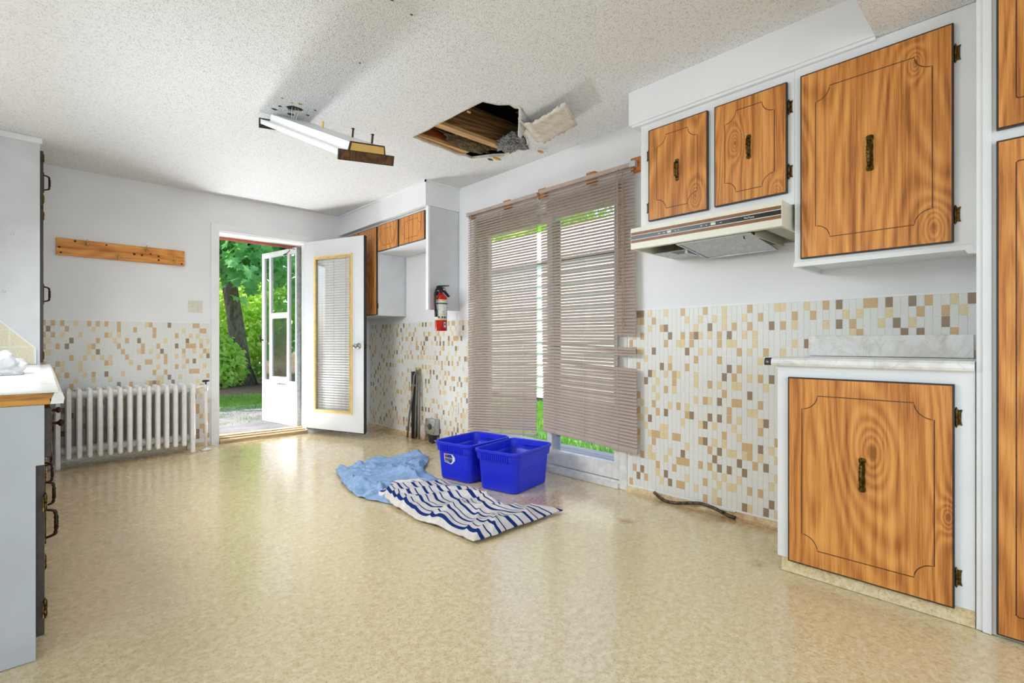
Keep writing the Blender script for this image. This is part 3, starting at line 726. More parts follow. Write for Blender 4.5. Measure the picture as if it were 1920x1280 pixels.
def blind(label, y0, y1, ztop, zb0, zb1, cuts, cords, wand_y, cord_y, cord_mat, lean=0.0):
    b = thing('window_blind', label, 'blind', (BXP, (y0 + y1) / 2, .25), group=None)
    bm = bxm(BXP - .014, BXP + .016, y0, y1, ztop - .028, ztop, bevel=.002); obj('headrail', bm, 'blind_taupe', b)
    n = int((ztop - .04 - (zb0 + zb1) / 2) / PITCH)
    L0 = y1 - y0 - .012
    for i in range(n):
        z = ztop - .045 - i * PITCH
        t = i / n
        ya, yb = y0 + .006, y1 - .006
        sag = 0; dz = 0
        for (z0, z1, nya) in cuts:
            if z0 < z < z1: ya = nya
        ys = lean * t
        # slope towards the bottom rail
        slope = (zb0 - zb1) / (y1 - y0) * max(0, (t - .45) / .55)   # z change per y towards smaller y
        L = yb - ya; yc = (ya + yb) / 2 + ys
        zc = z + random.uniform(-.0008, .0008)
        tiltx = slope + random.uniform(-.0012, .0012)
        for (z0, z1, nya) in cuts:
            if z0 - .05 < z < z0: tiltx += .035 * (1 - (z0 - z) / .05)
        o = inst('slat', slat_mesh(L), b, (BXP + random.uniform(-.0008, .0008), yc, zc), (-(-tiltx), 0, 0))
    bm = bmesh.new(); zc0, zc1 = zb0, zb1
    vs = []
    for y, z in ((y0 + .006 + lean, zb1), (y1 - .006 + lean, zb0)):
        vs.append([bm.verts.new((BXP + dx, y, z + dz)) for dx, dz in ((-.012, 0), (.012, 0), (.013, .012), (.006, .02), (-.006, .02), (-.013, .012))])
    for k in range(6): bm.faces.new((vs[0][k], vs[0][(k + 1) % 6], vs[1][(k + 1) % 6], vs[1][k]))
    bm.faces.new(vs[0]); bm.faces.new(list(reversed(vs[1])))
    obj('bottom_rail', bm, 'blind_taupe', b)
    for y in cords:
        zz = zb1 + (zb0 - zb1) * (y - y0) / (y1 - y0)
        bm = bmesh.new(); tube(bm, [(BXP - .014, y, ztop - .028), (BXP - .0145, y + lean * .5, (ztop + zz) / 2), (BXP - .014, y + lean, zz + .01)], .0011, 5); obj('ladder_cord', bm, 'cord_pale', b)
    if wand_y:
        bm = bmesh.new(); tube(bm, [(BXP - .022, wand_y, ztop - .03), (BXP - .024, wand_y - .004, ztop - .8)], .0042, 6); tube(bm, [(BXP - .01, wand_y, ztop - .015), (BXP - .022, wand_y, ztop - .032)], .003, 6); obj('wand', bm, 'blind_taupe', b)
    if cord_y:
        bm = bmesh.new()
        for dy, zend in ((0, 1.12), (-.012, 1.18)): tube(bm, [(BXP - .020, cord_y + dy * .2, ztop - .03), (BXP - .024, cord_y + dy, 1.7), (BXP - .022, cord_y + dy * 1.6, zend)], .0018, 5)
        tube(bm, [(BXP - .022, cord_y, 1.12), (BXP - .026, cord_y - .016, 1.10), (BXP - .026, cord_y - .020, 1.14), (BXP - .022, cord_y - .004, 1.17), (BXP - .022, cord_y + .004, 1.10), (BXP - .022, cord_y, 1.04)], .0018, 5)
        obj('pull_cord', bm, cord_mat, b)
    return b
b1 = blind('taupe venetian blind hanging over the far half of the patio door', 2.712, 3.592, 2.182, .19, .27, [], (3.47, 3.13, 2.86), 3.53, None, 'cord_pale', 0.006)
b2 = blind('taupe venetian blind with broken slats over the near half of the patio door', 1.834, 2.688, 2.192, .320, .272, [(.992, 1.066, 1.985), (.858, .914, 1.985)], (2.56, 2.27, 1.985), 1.955, 1.918, 'cord_tan', -0.03)
bm = bxm(BXP - .017, BXP + .018, 1.822, 1.866, 2.158, 2.198, bevel=.002); obj('end_bracket', bm, 'dull_steel', b2)
bm = bxm(BXP - .017, BXP + .018, 3.566, 3.604, 2.150, 2.186, bevel=.002); obj('end_bracket', bm, 'dull_steel', b1)
names = ('leftmost orange wood block behind the end of the far blind headrail', 'orange wood block above the middle of the far blind', 'orange wood block where the two blinds meet', 'orange wood block above the middle of the near blind', 'rightmost orange wood block behind the near blind end bracket')
for (y, wd, zt), lb in zip(((3.575, .06, 2.19), (3.10, .075, 2.205), (2.69, .07, 2.212), (2.212, .075, 2.222), (1.838, .075, 2.226)), names):
    tag(obj('wood_block', bxm(BXP + .017 if y not in (3.575,) else BXP + .017, XR - .001, y - wd / 2, y + wd / 2, 2.135, zt, bevel=.001, seg=1), 'block_orange'), lb, 'wood block', 'blind mounting blocks')
# ------------------------------------------------------------------ back door, opened into the room
ang = math.atan2(-.80, .30)
D1 = thing('door_1', 'white back door with gold-trimmed glass swung open into the room', None, (DX1, YB - .012, .07), ang, kind='structure')
DW, DT, DH = .855, .042, 2.04
def lob(name, bm, mat, parent, label=None): return obj(name, bm, mat, parent, local=True, label=label)
lx0, lx1, lz0, lz1 = .165, .69, .195, 1.855     # glazed opening (local)
bm = bmesh.new(); y0, y1 = -DT, 0
box(bm, 0, lx0, y0, y1, 0, DH); box(bm, lx1, DW, y0, y1, 0, DH); box(bm, lx0, lx1, y0, y1, 0, lz0); box(bm, lx0, lx1, y0, y1, lz1, DH)
slab_o = lob('slab', bm, 'door_paint', D1)
bm = bmesh.new(); box(bm, DW, DW + .004, y0 + .002, y1 - .002, 0, DH); box(bm, .01, DW, -.03, -.012, -.012, 0); lob('edge_weatherstrip', bm, 'dark_gasket', D1)
def frame_bm(x0, x1, z0, z1, wd, ya, yb):
    bm = bmesh.new(); box(bm, x0, x0 + wd, ya, yb, z0, z1); box(bm, x1 - wd, x1, ya, yb, z0, z1); box(bm, x0 + wd, x1 - wd, ya, yb, z0, z0 + wd); box(bm, x0 + wd, x1 - wd, ya, yb, z1 - wd, z1); return bm
def both(fn, name, mat):
    lob(name, fn(y0 - .012, y0), mat, D1); lob(name, fn(y1, y1 + .012), mat, D1)
both(lambda a, b: frame_bm(lx0 - .012, lx1 + .012, lz0 - .012, lz1 + .012, .032, a, b), 'gold_trim', 'door_gold')
both(lambda a, b: frame_bm(lx0 + .004, lx1 - .004, lz0 + .004, lz1 - .004, .010, a - .003, b + .003), 'gold_bead', 'brass_bright')
for yy in (-.006, -DT + .004):
    bm = bmesh.new(); box(bm, lx0, lx1, yy, yy + .003, lz0, lz1); lob('pane', bm, 'clear_glass', D1)
bm = bmesh.new(); Wd = .0285; t_ = R(55)
for s in (-1, 1): pass
c_, s_ = -math.cos(t_) * Wd / 2, math.sin(t_) * Wd / 2
vs = [bm.verts.new(p) for p in ((0, -c_ * .6, -s_), (lx1 - lx0 - .02, -c_ * .6, -s_), (lx1 - lx0 - .02, c_ * .6, s_), (0, c_ * .6, s_))]; bm.faces.new(vs)
vs2 = [bm.verts.new((v.co.x, v.co.y, v.co.z - .0008)) for v in vs]; bm.faces.new(list(reversed(vs2)))
for i in range(4): bm.faces.new((vs[i], vs2[i], vs2[(i + 1) % 4], vs[(i + 1) % 4]))
sm_ = to_mesh(bm, 'blind_slat', 'mini_blind_white')
z = lz0 + .02
while z < lz1 - .015:
    o = bpy.data.objects.new('blind_slat', sm_); C.objects.link(o); o.parent = D1; o.location = (lx0 + .01, -DT / 2, z); z += .0275
for x in (.26, .43, .60):
    bm = bmesh.new(); tube(bm, [(x, -DT / 2 - .010, lz0 + .01), (x, -DT / 2 - .010, lz1 - .01)], .0012, 5); lob('blind_cord', bm, 'cord_pale', D1)
for sg in (1, -1):
    bm = bmesh.new(); yk = y1 if sg > 0 else y0
    lathe(bm, [(.031, 0), (.031, sg * .006), (.014, sg * .010), (.011, sg * .03), (.022, sg * .042), (.027, sg * .055), (.024, sg * .066), (.012, sg * .070), (0, sg * .070)], (.79, yk, .90), 'y', 16); lob('knob', bm, 'steel', D1)
bm = bmesh.new(); box(bm, DW + .003, DW + .006, -.033, -.010, .85, .95); box(bm, DW + .004, DW + .012, -.026, -.016, .885, .915); lob('latch_plate', bm, 'antique_brass', D1)
for z in (.2, 1.0, 1.8):
    bm = bmesh.new(); tube(bm, [(-.004, -.0, z - .045), (-.004, -.0, z + .045)], .006, 8); lob('hinge', bm, 'brass_bright', D1)

# ------------------------------------------------------------------ storm door, opened outwards
ang2 = math.atan2(.768, -.147)
D2 = thing('door_2', 'white aluminium storm door standing open outside', None, (2.118, 5.785, .058), ang2, kind='structure')
SW, ST, SH = .775, .032, 2.03
bm = bmesh.new()
for x0, x1, z0, z1 in ((0, .045, 0, SH), (SW - .05, SW, 0, SH), (.045, SW - .05, SH - .06, SH), (.045, SW - .05, .44, .50), (.045, SW - .05, 0, .03)): box(bm, x0, x1, -ST / 2, ST / 2, z0, z1)
for x in (.175, .575): box(bm, x, x + .035, -ST / 2, ST / 2, .50, SH - .06)
lob('frame', bm, 'fixture_white', D2)
bm = bmesh.new(); box(bm, .045, SW - .05, -.008, .008, .03, .44); lob('kick_panel', bm, 'fixture_white', D2)
bm = bmesh.new(); box(bm, .21, .575, -.014, .014, 1.235, 1.30); box(bm, .21, .575, -.014, .014, .50, .545); box(bm, .21, .228, -.012, .012, .545, 1.235); box(bm, .557, .575, -.012, .012, .545, 1.235); lob('sash', bm, 'fixture_white', D2)
for x0, x1, z0, z1, mt in ((.045, .175, .50, SH - .06, 'storm_glass'), (.61, SW - .05, .50, SH - .06, 'storm_glass'), (.21, .575, 1.30, SH - .06, 'storm_glass'), (.228, .557, .545, 1.235, 'screen_mesh')):
    bm = bmesh.new(); box(bm, x0, x1, -.002, .002, z0, z1); lob('pane', bm, mt, D2)
bm = bmesh.new(); tube(bm, [(.02, .05, .47), (.36, .03, .465)], .008, 8); tube(bm, [(.36, .03, .465), (.40, .03, .465)], .013, 8); lob('closer', bm, 'steel', D2)
bm = bmesh.new(); tube(bm, [(-.01, .05, SH - .03), (.05, .09, SH - .02), (.10, .05, SH - .035), (.22, .028, SH - .06)], .004, 6); tube(bm, [(.20, .03, SH - .058), (.26, .03, SH - .062)], .008, 6); lob('wind_chain', bm, 'bronze_dark', D2)
bm = bmesh.new(); box(bm, -.012, .0, -.02, .028, 0, SH); lob('hinge_rail', bm, 'label_grey', D2)
bm = bmesh.new(); tube(bm, [(SW - .025, .016, .98), (SW - .025, .05, .98)], .008, 8); tube(bm, [(SW - .025, .05, .95), (SW - .025, .05, 1.05)], .008, 8); lob('latch', bm, 'bronze_dark', D2)

# ------------------------------------------------------------------ wall pieces on the back wall
rk = thing('coat_rack', 'orange pine board with four brass coat hooks on the back wall', 'coat rack', (.53, YB - .02, 1.73))
bm = bxm(.081, .982, YB - .020, YB - .001, 1.733, 1.875, bevel=.002); obj('board', bm, 'pine_board', rk)
mm = MATS['pine_board'].node_tree
for nd in mm.nodes:
    if nd.type == 'MAPPING':
        s0 = list(nd.inputs['Scale'].default_value); nd.inputs['Scale'].default_value = (s0[2], s0[1], s0[0])
for x, z in ((.20, 1.86), (.10, 1.80), (.405, 1.855), (.60, 1.80), (.655, 1.797), (.72, 1.815), (.78, 1.80), (.78, 1.765), (.96, 1.75), (.11, 1.755)):
    bm = bmesh.new(); lathe(bm, [(0, -.0012), (.006 + .005 * random.random(), -.0006), (.008, .0005)], (x, YB - .020, z), 'y', 9); obj('knot', bm, 'groove_brown', rk)
for x, z in ((.276, 1.845), (.488, 1.765), (.688, 1.850), (.900, 1.772)):
    bm = bmesh.new(); yy = YB - .020
    lathe(bm, [(.0, -.004), (.010, -.003), (.011, .0)], (x, yy, z), 'y', 10)
    tube(bm, [(x, yy, z), (x, yy - .02, z + .004), (x, yy - .034, z + .022), (x, yy - .034, z + .034)], [.004, .0036, .0034, .005], 7)
    for s in (-1, 1): tube(bm, [(x, yy, z - .002), (x + s * .012, yy - .012, z - .010), (x + s * .020, yy - .022, z - .004), (x + s * .021, yy - .022, z + .006)], [.004, .0034, .003, .0045], 7)
    tube(bm, [(x, yy - .003, z), (x, yy - .003, z - .026)], [.006, .003], 6)
    obj('hook', bm, 'brass_bright', rk)
sw = thing('light_switch', 'ivory double light switch plate left of the back door', 'light switch', (1.076, YB, 1.30))
obj('plate', bxm(1.017, 1.134, YB - .006, YB - .0003, 1.300, 1.410, bevel=.003), 'ivory_plastic', sw)
for x in (1.053, 1.099):
    obj('toggle', bxm(x - .005, x + .005, YB - .016, YB - .005, 1.345, 1.366, bevel=.002), 'ivory_plastic', sw)
    for z in (1.325, 1.386):
        bm = bmesh.new(); lathe(bm, [(0, -.0015), (.003, -.001), (.0035, 0)], (x, YB - .006, z), 'y', 8); obj('screw', bm, 'dull_steel', sw)

# ------------------------------------------------------------------ radiator
rad = thing('radiator', 'white cast-iron column radiator under the mosaic wainscot', 'radiator', (.54, 5.40, 0))
def rad_section(x, last):
    bm = bmesh.new(); wd = .0175; z0 = .075; z1 = .628
    for k, (ya, yb) in enumerate(((5.272, 5.318), (5.338, 5.384), (5.404, 5.450), (5.470, 5.516))):
        zb = 0.003 if (last and k in (0, 3)) else z0
        poly = [(x - wd, ya + .014), (x - wd * .55, ya), (x + wd * .55, ya), (x + wd, ya + .014), (x + wd, yb - .014), (x + wd * .55, yb), (x - wd * .55, yb), (x - wd, yb - .014)]
        cxm, cym = x, (ya + yb) / 2
        rings = []
        for z, s in ((zb, .8), (zb + .012, 1), (z1 - .02, 1), (z1 - .006, .86), (z1, .55)):
            rings.append([bm.verts.new((cxm + (px - cxm) * s, cym + (py - cym) * s, z)) for px, py in poly])
        for i in range(4):
            for q in range(8):
                bm.faces.new((rings[i][q], rings[i][(q + 1) % 8], rings[i + 1][(q + 1) % 8], rings[i + 1][q]))
        bm.faces.new(list(reversed(rings[0]))); bm.faces.new(rings[-1])
    for zc in (.135, .575):
        tube(bm, [(x, 5.285, zc), (x, 5.505, zc)], .017, 10)
    return bm
xs = [.084 + i * .0651 for i in range(15)]
sec = to_mesh(rad_section(0, False), 'section', 'radiator_paint')
for i, x in enumerate(xs):
    if i in (0, 14): obj('section', rad_section(x, True), 'radiator_paint', rad)
    else: inst('section', sec, rad, (x, 0, 0))
bm = bmesh.new()
for zc in (.135, .575): tube(bm, [(xs[0] - .02, 5.375, zc), (xs[-1] + .02, 5.375, zc)], .034, 12)
obj('header_pipe', bm, 'radiator_paint', rad)
vp = thing('valve_pipe', 'thin white heating pipe with black valve handle beside the radiator', 'pipe', (1.112, 5.36, 0))
bm = bmesh.new(); tube(bm, [(1.112, 5.36, .004), (1.112, 5.36, .615)], .011, 12); tube(bm, [(1.112, 5.36, .56), (1.112, 5.36, .615)], .016, 12); obj('pipe', bm, 'radiator_paint', vp)
bm = bmesh.new(); lathe(bm, [(.045, .002), (.044, .010), (.018, .016), (.013, .024)], (1.112, 5.36, 0), 'z', 18); obj('floor_plate', bm, 'worn_white_wood', vp)
bm = bmesh.new(); tube(bm, [(1.112, 5.36, .61), (1.112, 5.36, .640)], .006, 8); lathe(bm, [(.026, .636), (.031, .642), (.031, .650), (.024, .655), (0, .656)], (1.112, 5.36, 0), 'z', 12); obj('valve_handle', bm, 'black_rubber', vp)
bm = bmesh.new(); tube(bm, [(1.112, 5.36, .60), (1.075, 5.365, .598), (1.02, 5.375, .580)], .012, 10); obj('branch_pipe', bm, 'radiator_paint', vp)

# ------------------------------------------------------------------ left counter run
CY0, CY1 = 2.17, 4.898
base = thing('counter_cabinet', 'white base cabinet run with dark door edges under the left counter', 'cabinet', (-.3, 3.5, 0))
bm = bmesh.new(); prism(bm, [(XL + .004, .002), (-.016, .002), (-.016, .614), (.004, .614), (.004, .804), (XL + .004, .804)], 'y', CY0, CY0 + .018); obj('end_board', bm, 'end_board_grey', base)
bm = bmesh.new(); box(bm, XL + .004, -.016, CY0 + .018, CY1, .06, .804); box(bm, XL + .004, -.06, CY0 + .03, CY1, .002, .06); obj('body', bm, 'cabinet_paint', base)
units = [(2.195, 2.63), (2.66, 3.10), (3.13, 3.56), (3.59, 4.02), (4.05, 4.48), (4.51, 4.89)]
for ya, yb in units:
    dr = obj('drawer', bxm(-.015, .020, ya, yb, .632, .792, bevel=.002, seg=1), 'dark_edge', base)
    bm = bmesh.new(); box(bm, .0202, .0208, ya + .006, yb - .006, .638, .786); obj('drawer_face', bm, 'door_laminate', dr)
    bm = bmesh.new(); yc = (ya + yb) / 2
    lathe(bm, [(.014, 0), (.014, .003), (.006, .006), (.0055, .018), (.0125, .024), (.0135, .031), (.009, .037), (0, .039)], (.0205, yc, .715), 'x', 12); obj('knob', bm, 'bronze_dark', dr)
    bm = bmesh.new(); box(bm, -.0158, .004, ya, yb, .064, .610)
    dd = obj('door', bm, 'dark_edge', base)
    bm = bmesh.new(); box(bm, .0042, .0048, ya + .006, yb - .006, .07, .604); obj('door_face', bm, 'door_laminate', dd)
    obj('handle', pull_bm(.0048, yb - .27, .375, .135, 1), 'bronze_dark', dd)
    for z in (.15, .49): obj('hinge', hinge_bm(.0, ya, z, 1, -1, .055), 'antique_brass', dd)
top = thing('left_countertop', 'marble-patterned counter with raw brown end in the left corner', 'countertop', (-.3, 3.5, .805))
bm = bmesh.new(); box(bm, XL + .002, .017, CY0 - .004, CY1 + .005, .8055, .8225); obj('lower_layer', bm, 'counter_core_light', top)
bm = bmesh.new(); prism(bm, [(XL + .002, .8228), (.020, .8228), (.031, .842), (XL + .002, .840)], 'y', CY0 - .004, CY1 + .005); obj('upper_layer', bm, 'counter_core', top)
bm = bmesh.new(); prism(bm, [(XL + .002, .8405), (.028, .8425), (.0205, .8226), (.0175, .806), (.049, .806), (.0515, .824), (.046, .840), (.036, .849), (.02, .8485), (XL + .002, .8435)], 'y', CY0 - .005, CY1 + .006); obj('laminate', bm, 'marble_laminate', top)
# tall cabinet at the end of the counter
tc_ = thing('tall_cabinet', 'tall white cabinet seen edge-on at the end of the left counter', 'cabinet', (-.3, 5.25, 0))
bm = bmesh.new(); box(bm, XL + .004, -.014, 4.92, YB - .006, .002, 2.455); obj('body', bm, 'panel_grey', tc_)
bm = bmesh.new(); box(bm, XL + .004, -.002, 4.908, YB - .006, 2.425, CZ - .002); obj('top_trim', bm, 'trim_paint', tc_)
for z0, z1, hz_ in ((1.985, 2.38, 2.18), (.86, 1.965, 1.36), (.07, .84, .5)):
    dd = obj('door', bxm(-.0135, .004, 4.925, YB - .35, z0, z1, bevel=.001, seg=1), 'dark_edge', tc_)
    obj('handle', pull_bm(.004, 5.03, hz_, .15, 1), 'bronze_dark', dd)
    for z in (z0 + .05, z1 - .05): obj('hinge', hinge_bm(-.002, 4.925, z, 1, -1, .055), 'antique_brass', dd)
for x, z in ((-.155, 1.76), (-.195, 1.36)):
    bm = bmesh.new(); lathe(bm, [(0, -.006), (.007, -.005), (.010, 0)], (x, 4.92, z), 'y', 10); obj('plug', bm, 'ivory_plastic', tc_)
sp_ = thing('side_splash', 'cream square-patterned splash panel cut diagonally beside the left counter', 'backsplash', (-.3, 4.915, .85))
poly = [(XL + .004, .851), (-.040, .851), (-.040, .962), (XL + .004, 1.62)]
bm = bmesh.new(); prism(bm, poly, 'y', 4.912, 4.9195); obj('panel', bm, 'splash_grout', sp_)
bm = bmesh.new(); dirv = Vector((poly[3][0] - poly[2][0], poly[3][1] - poly[2][1])).normalized(); nn = Vector((-dirv.y, dirv.x)) * -.006
pa, pb = Vector(poly[2]), Vector(poly[3])
prism(bm, [tuple(pa), tuple(pb), tuple(pb + nn), tuple(pa + nn)], 'y', 4.908, 4.9195); prism(bm, [(-.040, .851), (-.034, .851), (-.034, .965), (-.040, .962)], 'y', 4.908, 4.9195); obj('edge_trim', bm, 'trim_paint', sp_)
for i in range(5):
    for j in range(7):
        x1 = -.048 - i * .125; x0 = x1 - .115; z0 = .86 + j * .118; z1 = z0 + .108
        if x0 < XL + .01: continue
        def lim(x): return .962 + (1.62 - .962) * (-.040 - x) / (-.040 - (XL + .004)) - .006
        if z0 > lim(x0): continue
        if z1 <= lim(x1): q = [(x0, z0), (x1, z0), (x1, z1), (x0, z1)]
        else:
            q = [(x0, z0)]
            if lim(x1) > z0: q += [(x1, z0), (x1, lim(x1))]
            else:
                xc = x0 + (x1 - x0) * (lim(x0) - z0) / (lim(x0) - lim(x1)); q += [(xc, z0)]
            if lim(x0) > z1:
                xc = x0 + (x1 - x0) * (lim(x0) - z1) / (lim(x0) - lim(x1)); q += [(xc, z1), (x0, z1)]
            else: q += [(x0, lim(x0))]
        bm = bmesh.new(); prism(bm, q, 'y', 4.9105, 4.912); obj('square', bm, 'splash_squares', sp_)
# plastic bag
bm = bmesh.new(); bmesh.ops.create_icosphere(bm, subdivisions=4, radius=1)
for v in bm.verts:
    p = v.co.copy(); d = 1 + .55 * noise.noise(p * 1.7 + Vector((3, 1, 7))) + .22 * noise.noise(p * 4.3)+ .12 * abs(noise.noise(p * 9))
    z = max(p.z, -.25) + .25
    v.co = Vector((-.17 + p.x * .105 * d, 3.46 + p.y * .19 * d, .850 + z * .075 * d + (.035 if p.z > .55 and p.x < -.1 else 0)))
for f in bm.faces: f.smooth = True
tag(obj('plastic_bag', bm, 'plastic_film'), 'crumpled clear white plastic bag lying on the left counter', 'bag')

# ------------------------------------------------------------------ hanging ceiling light
A = Vector((1.155, 3.42, 2.444)); B = Vector((1.190, 2.335, 1.952))
ax = (B - A).normalized(); L = (B - A).length
def fixture_frame(roll):
    wv = Vector((1, 0, 0)); wv = (wv - ax * wv.dot(ax)).normalized(); up = wv.cross(ax); up = up if up.z > 0 else -up
    q = Matrix.Rotation(roll, 3, ax); return q @ wv, q @ up
fw, fu = fixture_frame(R(7))
if fw.x < 0: fw = -fw
def FP(a, b, c): return A + ax * a + fw * b + fu * c       # a along, b across, c up
lf = thing('ceiling_light', 'broken fluorescent ceiling light hanging down with wood end caps', 'ceiling light', tuple(A))
def fprism(bm, poly, a0, a1):
    P0 = [bm.verts.new(FP(a0, *p)) for p in poly]; P1 = [bm.verts.new(FP(a1, *p)) for p in poly]; n = len(poly)
    for i in range(n): bm.faces.new((P0[i], P0[(i + 1) % n], P1[(i + 1) % n], P1[i]))
    bm.faces.new(list(reversed(P0))); bm.faces.new(P1)
bm = bmesh.new(); fprism(bm, [(-.142, 0), (.142, 0), (.142, .004), (-.142, .004)], .0, L); fprism(bm, [(-.142, -.022), (-.138, -.022), (-.138, .006), (-.142, .006)], 0, L); fprism(bm, [(.138, -.022), (.142, -.022), (.142, .006), (.138, .006)], 0, L)
obj('reflector_pan', bm, 'fixture_white', lf)
bm = bmesh.new(); fprism(bm, [(-.095, .004), (.095, .004), (.088, .046), (-.088, .046)], .03, L - .002); obj('channel', bm, 'fixture_white', lf)
def endcap(a0, a1, w_, z0, z1, mat, name):
    bm = bmesh.new(); fprism(bm, [(-w_, z0), (w_, z0), (w_, z1), (-w_, z1)], a0, a1); return obj(name, bm, mat, lf)
endcap(L, L + .010, .150, -.040, .010, 'dark_edge', 'end_cap'); ec = endcap(L + .010, L + .0125, .140, -.035, .006, 'fixture_walnut', 'end_cap_face')
bm = bmesh.new(); fprism(bm, [(-.100, .010), (.100, .010), (.092, .052), (-.092, .052)], L - .001, L + .008); obj('channel_cap', bm, 'dark_edge', lf)
bm = bmesh.new(); fprism(bm, [(-.091, .011), (.091, .011), (.085, .046), (-.085, .046)], L + .008, L + .010); obj('channel_cap_face', bm, 'gold_panel', lf)
endcap(-.010, 0, .150, -.048, .012, 'fixture_black', 'end_cap')
for b_, a_ in ((.07, .86), (.075, 1.08)):
    bm = bmesh.new(); fprism(bm, [(b_, .046), (b_ + .004, .046), (b_ + .004, .095), (b_, .095)], a_, a_ + .016); fprism(bm, [(b_ - .006, .088), (b_ + .008, .088), (b_ + .008, .092), (b_ - .006, .092)], a_, a_ + .016); obj('spring_clip', bm, 'bronze_dark', lf)
bm = bmesh.new(); fprism(bm, [(.05, .046), (.056, .046), (.056, .082), (.05, .082)], .50, .512); obj('wire_nut', bm, 'label_yellow', lf)
bm = bmesh.new()
for dx in (-.015, 0, .016): tube(bm, [(1.155 + dx, 3.215, CZ + .02), (1.15 + dx * 1.4, 3.20, CZ - .02), (1.145 + dx * .5, 3.225, 2.39), (1.14, 3.25, 2.365)], .0022, 6)
obj('wires', bm, 'wire_white', lf)
# lamp box above the small hole
bm = bmesh.new(); lathe(bm, [(.055, 0), (.055, .05), (0, .05)], (1.155, 3.215, CZ + .012), 'z', 14)
struct('trim_9', bm, 'fixture_black', 'dark junction box in the small ceiling hole')
for k, (x, y, s, mt) in enumerate(((1.085, 1.905, .011, 'bare_chip'), (1.20, 1.93, .009, 'bare_chip'), (1.21, 2.45, .006, 'bare_chip'), (1.045, 3.12, .012, 'chip_yellow'), (1.11, 3.14, .010, 'chip_yellow'), (1.15, 3.12, .016, 'chip_yellow'), (1.07, 3.235, .013, 'fixture_black'), (1.25, 3.14, .012, 'fixture_black'), (1.245, 3.24, .013, 'fixture_black'), (1.06, 3.30, .02, 'fixture_black'), (1.16, 3.30, .026, 'fixture_black'))):
    rr = random.Random(k); bm = bmesh.new()
    prism(bm, [(x + s * math.cos(q * PI / 3) * rr.uniform(.5, 1.1), y + s * .6 * math.sin(q * PI / 3) * rr.uniform(.5, 1.1)) for q in range(6)], 'z', CZ - .003, CZ - .0002); obj('paint_chip', bm, mt, ceil)

# ------------------------------------------------------------------ inside of the torn ceiling
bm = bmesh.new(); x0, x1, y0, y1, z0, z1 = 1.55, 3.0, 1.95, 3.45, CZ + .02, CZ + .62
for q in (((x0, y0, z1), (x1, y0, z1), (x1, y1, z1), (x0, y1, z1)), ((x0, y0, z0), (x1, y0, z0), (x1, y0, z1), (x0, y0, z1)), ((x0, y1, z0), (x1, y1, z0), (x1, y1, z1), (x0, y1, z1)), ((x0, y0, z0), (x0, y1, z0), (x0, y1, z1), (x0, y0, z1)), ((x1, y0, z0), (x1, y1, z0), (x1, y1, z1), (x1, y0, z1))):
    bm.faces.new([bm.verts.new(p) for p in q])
struct('ceiling_cavity', bm, 'cavity_dark', 'dark void above the torn ceiling')  # box round the void: shade put in as dark colour, keeps skylight out
jo = thing('ceiling_joist', 'weathered brown joist with pale lath crossing the middle of the ceiling hole', 'joist', (2.27, 2.82, CZ + .02))
bm = bmesh.new(); box(bm, 1.56, 2.98, 2.815, 2.853, CZ + .045, CZ + .24); obj('beam', bm, 'joist_wood', jo)
bm = bmesh.new(); box(bm, 1.56, 2.98, 2.800, 2.862, CZ + .020, CZ + .044); obj('lath', bm, 'raw_pine', jo)
jo = thing('ceiling_joist', 'orange-brown joist along the far edge of the ceiling hole', 'joist', (2.2, 3.11, CZ + .02))
bm = bmesh.new(); box(bm, 1.56, 2.42, 3.075, 3.115, CZ + .042, CZ + .19); obj('beam', bm, 'joist_orange', jo)
bm = bmesh.new(); box(bm, 1.56, 2.42, 3.055, 3.12, CZ + .0185, CZ + .041); obj('lath', bm, 'raw_pine', jo)
def clump(name, mat, cx, cy, cz, rx, ry, rz, seed, label, cat='insulation', sub=4):
    bm = bmesh.new(); bmesh.ops.create_icosphere(bm, subdivisions=sub, radius=1)
    for v in bm.verts:
        p = v.co.copy(); o3 = Vector((seed, seed * 2, 1))
        d = 1 + .35 * noise.noise(p * 2 + o3) + .30 * noise.noise(p * 5.5 + o3) + .22 * noise.noise(p * 13 + o3)
        v.co = Vector((cx + p.x * rx * d, cy + p.y * ry * d, cz + p.z * rz * d))
    return tag(obj(name, bm, mat), label, cat, kind='stuff')
clump('insulation', 'insulation', 2.36, 2.975, CZ + .075, .24, .085, .065, 3, 'brown fluffy insulation between the two joists in the ceiling hole')
clump('insulation', 'insulation', 2.60, 2.55, CZ + .20, .12, .09, .05, 9, 'brown insulation behind the middle joist in the ceiling hole')
clump('insulation', 'wet_insulation', 2.57, 2.70, CZ + .035, .11, .135, .05, 14, 'grey wet insulation spilling at the right edge of the ceiling hole')
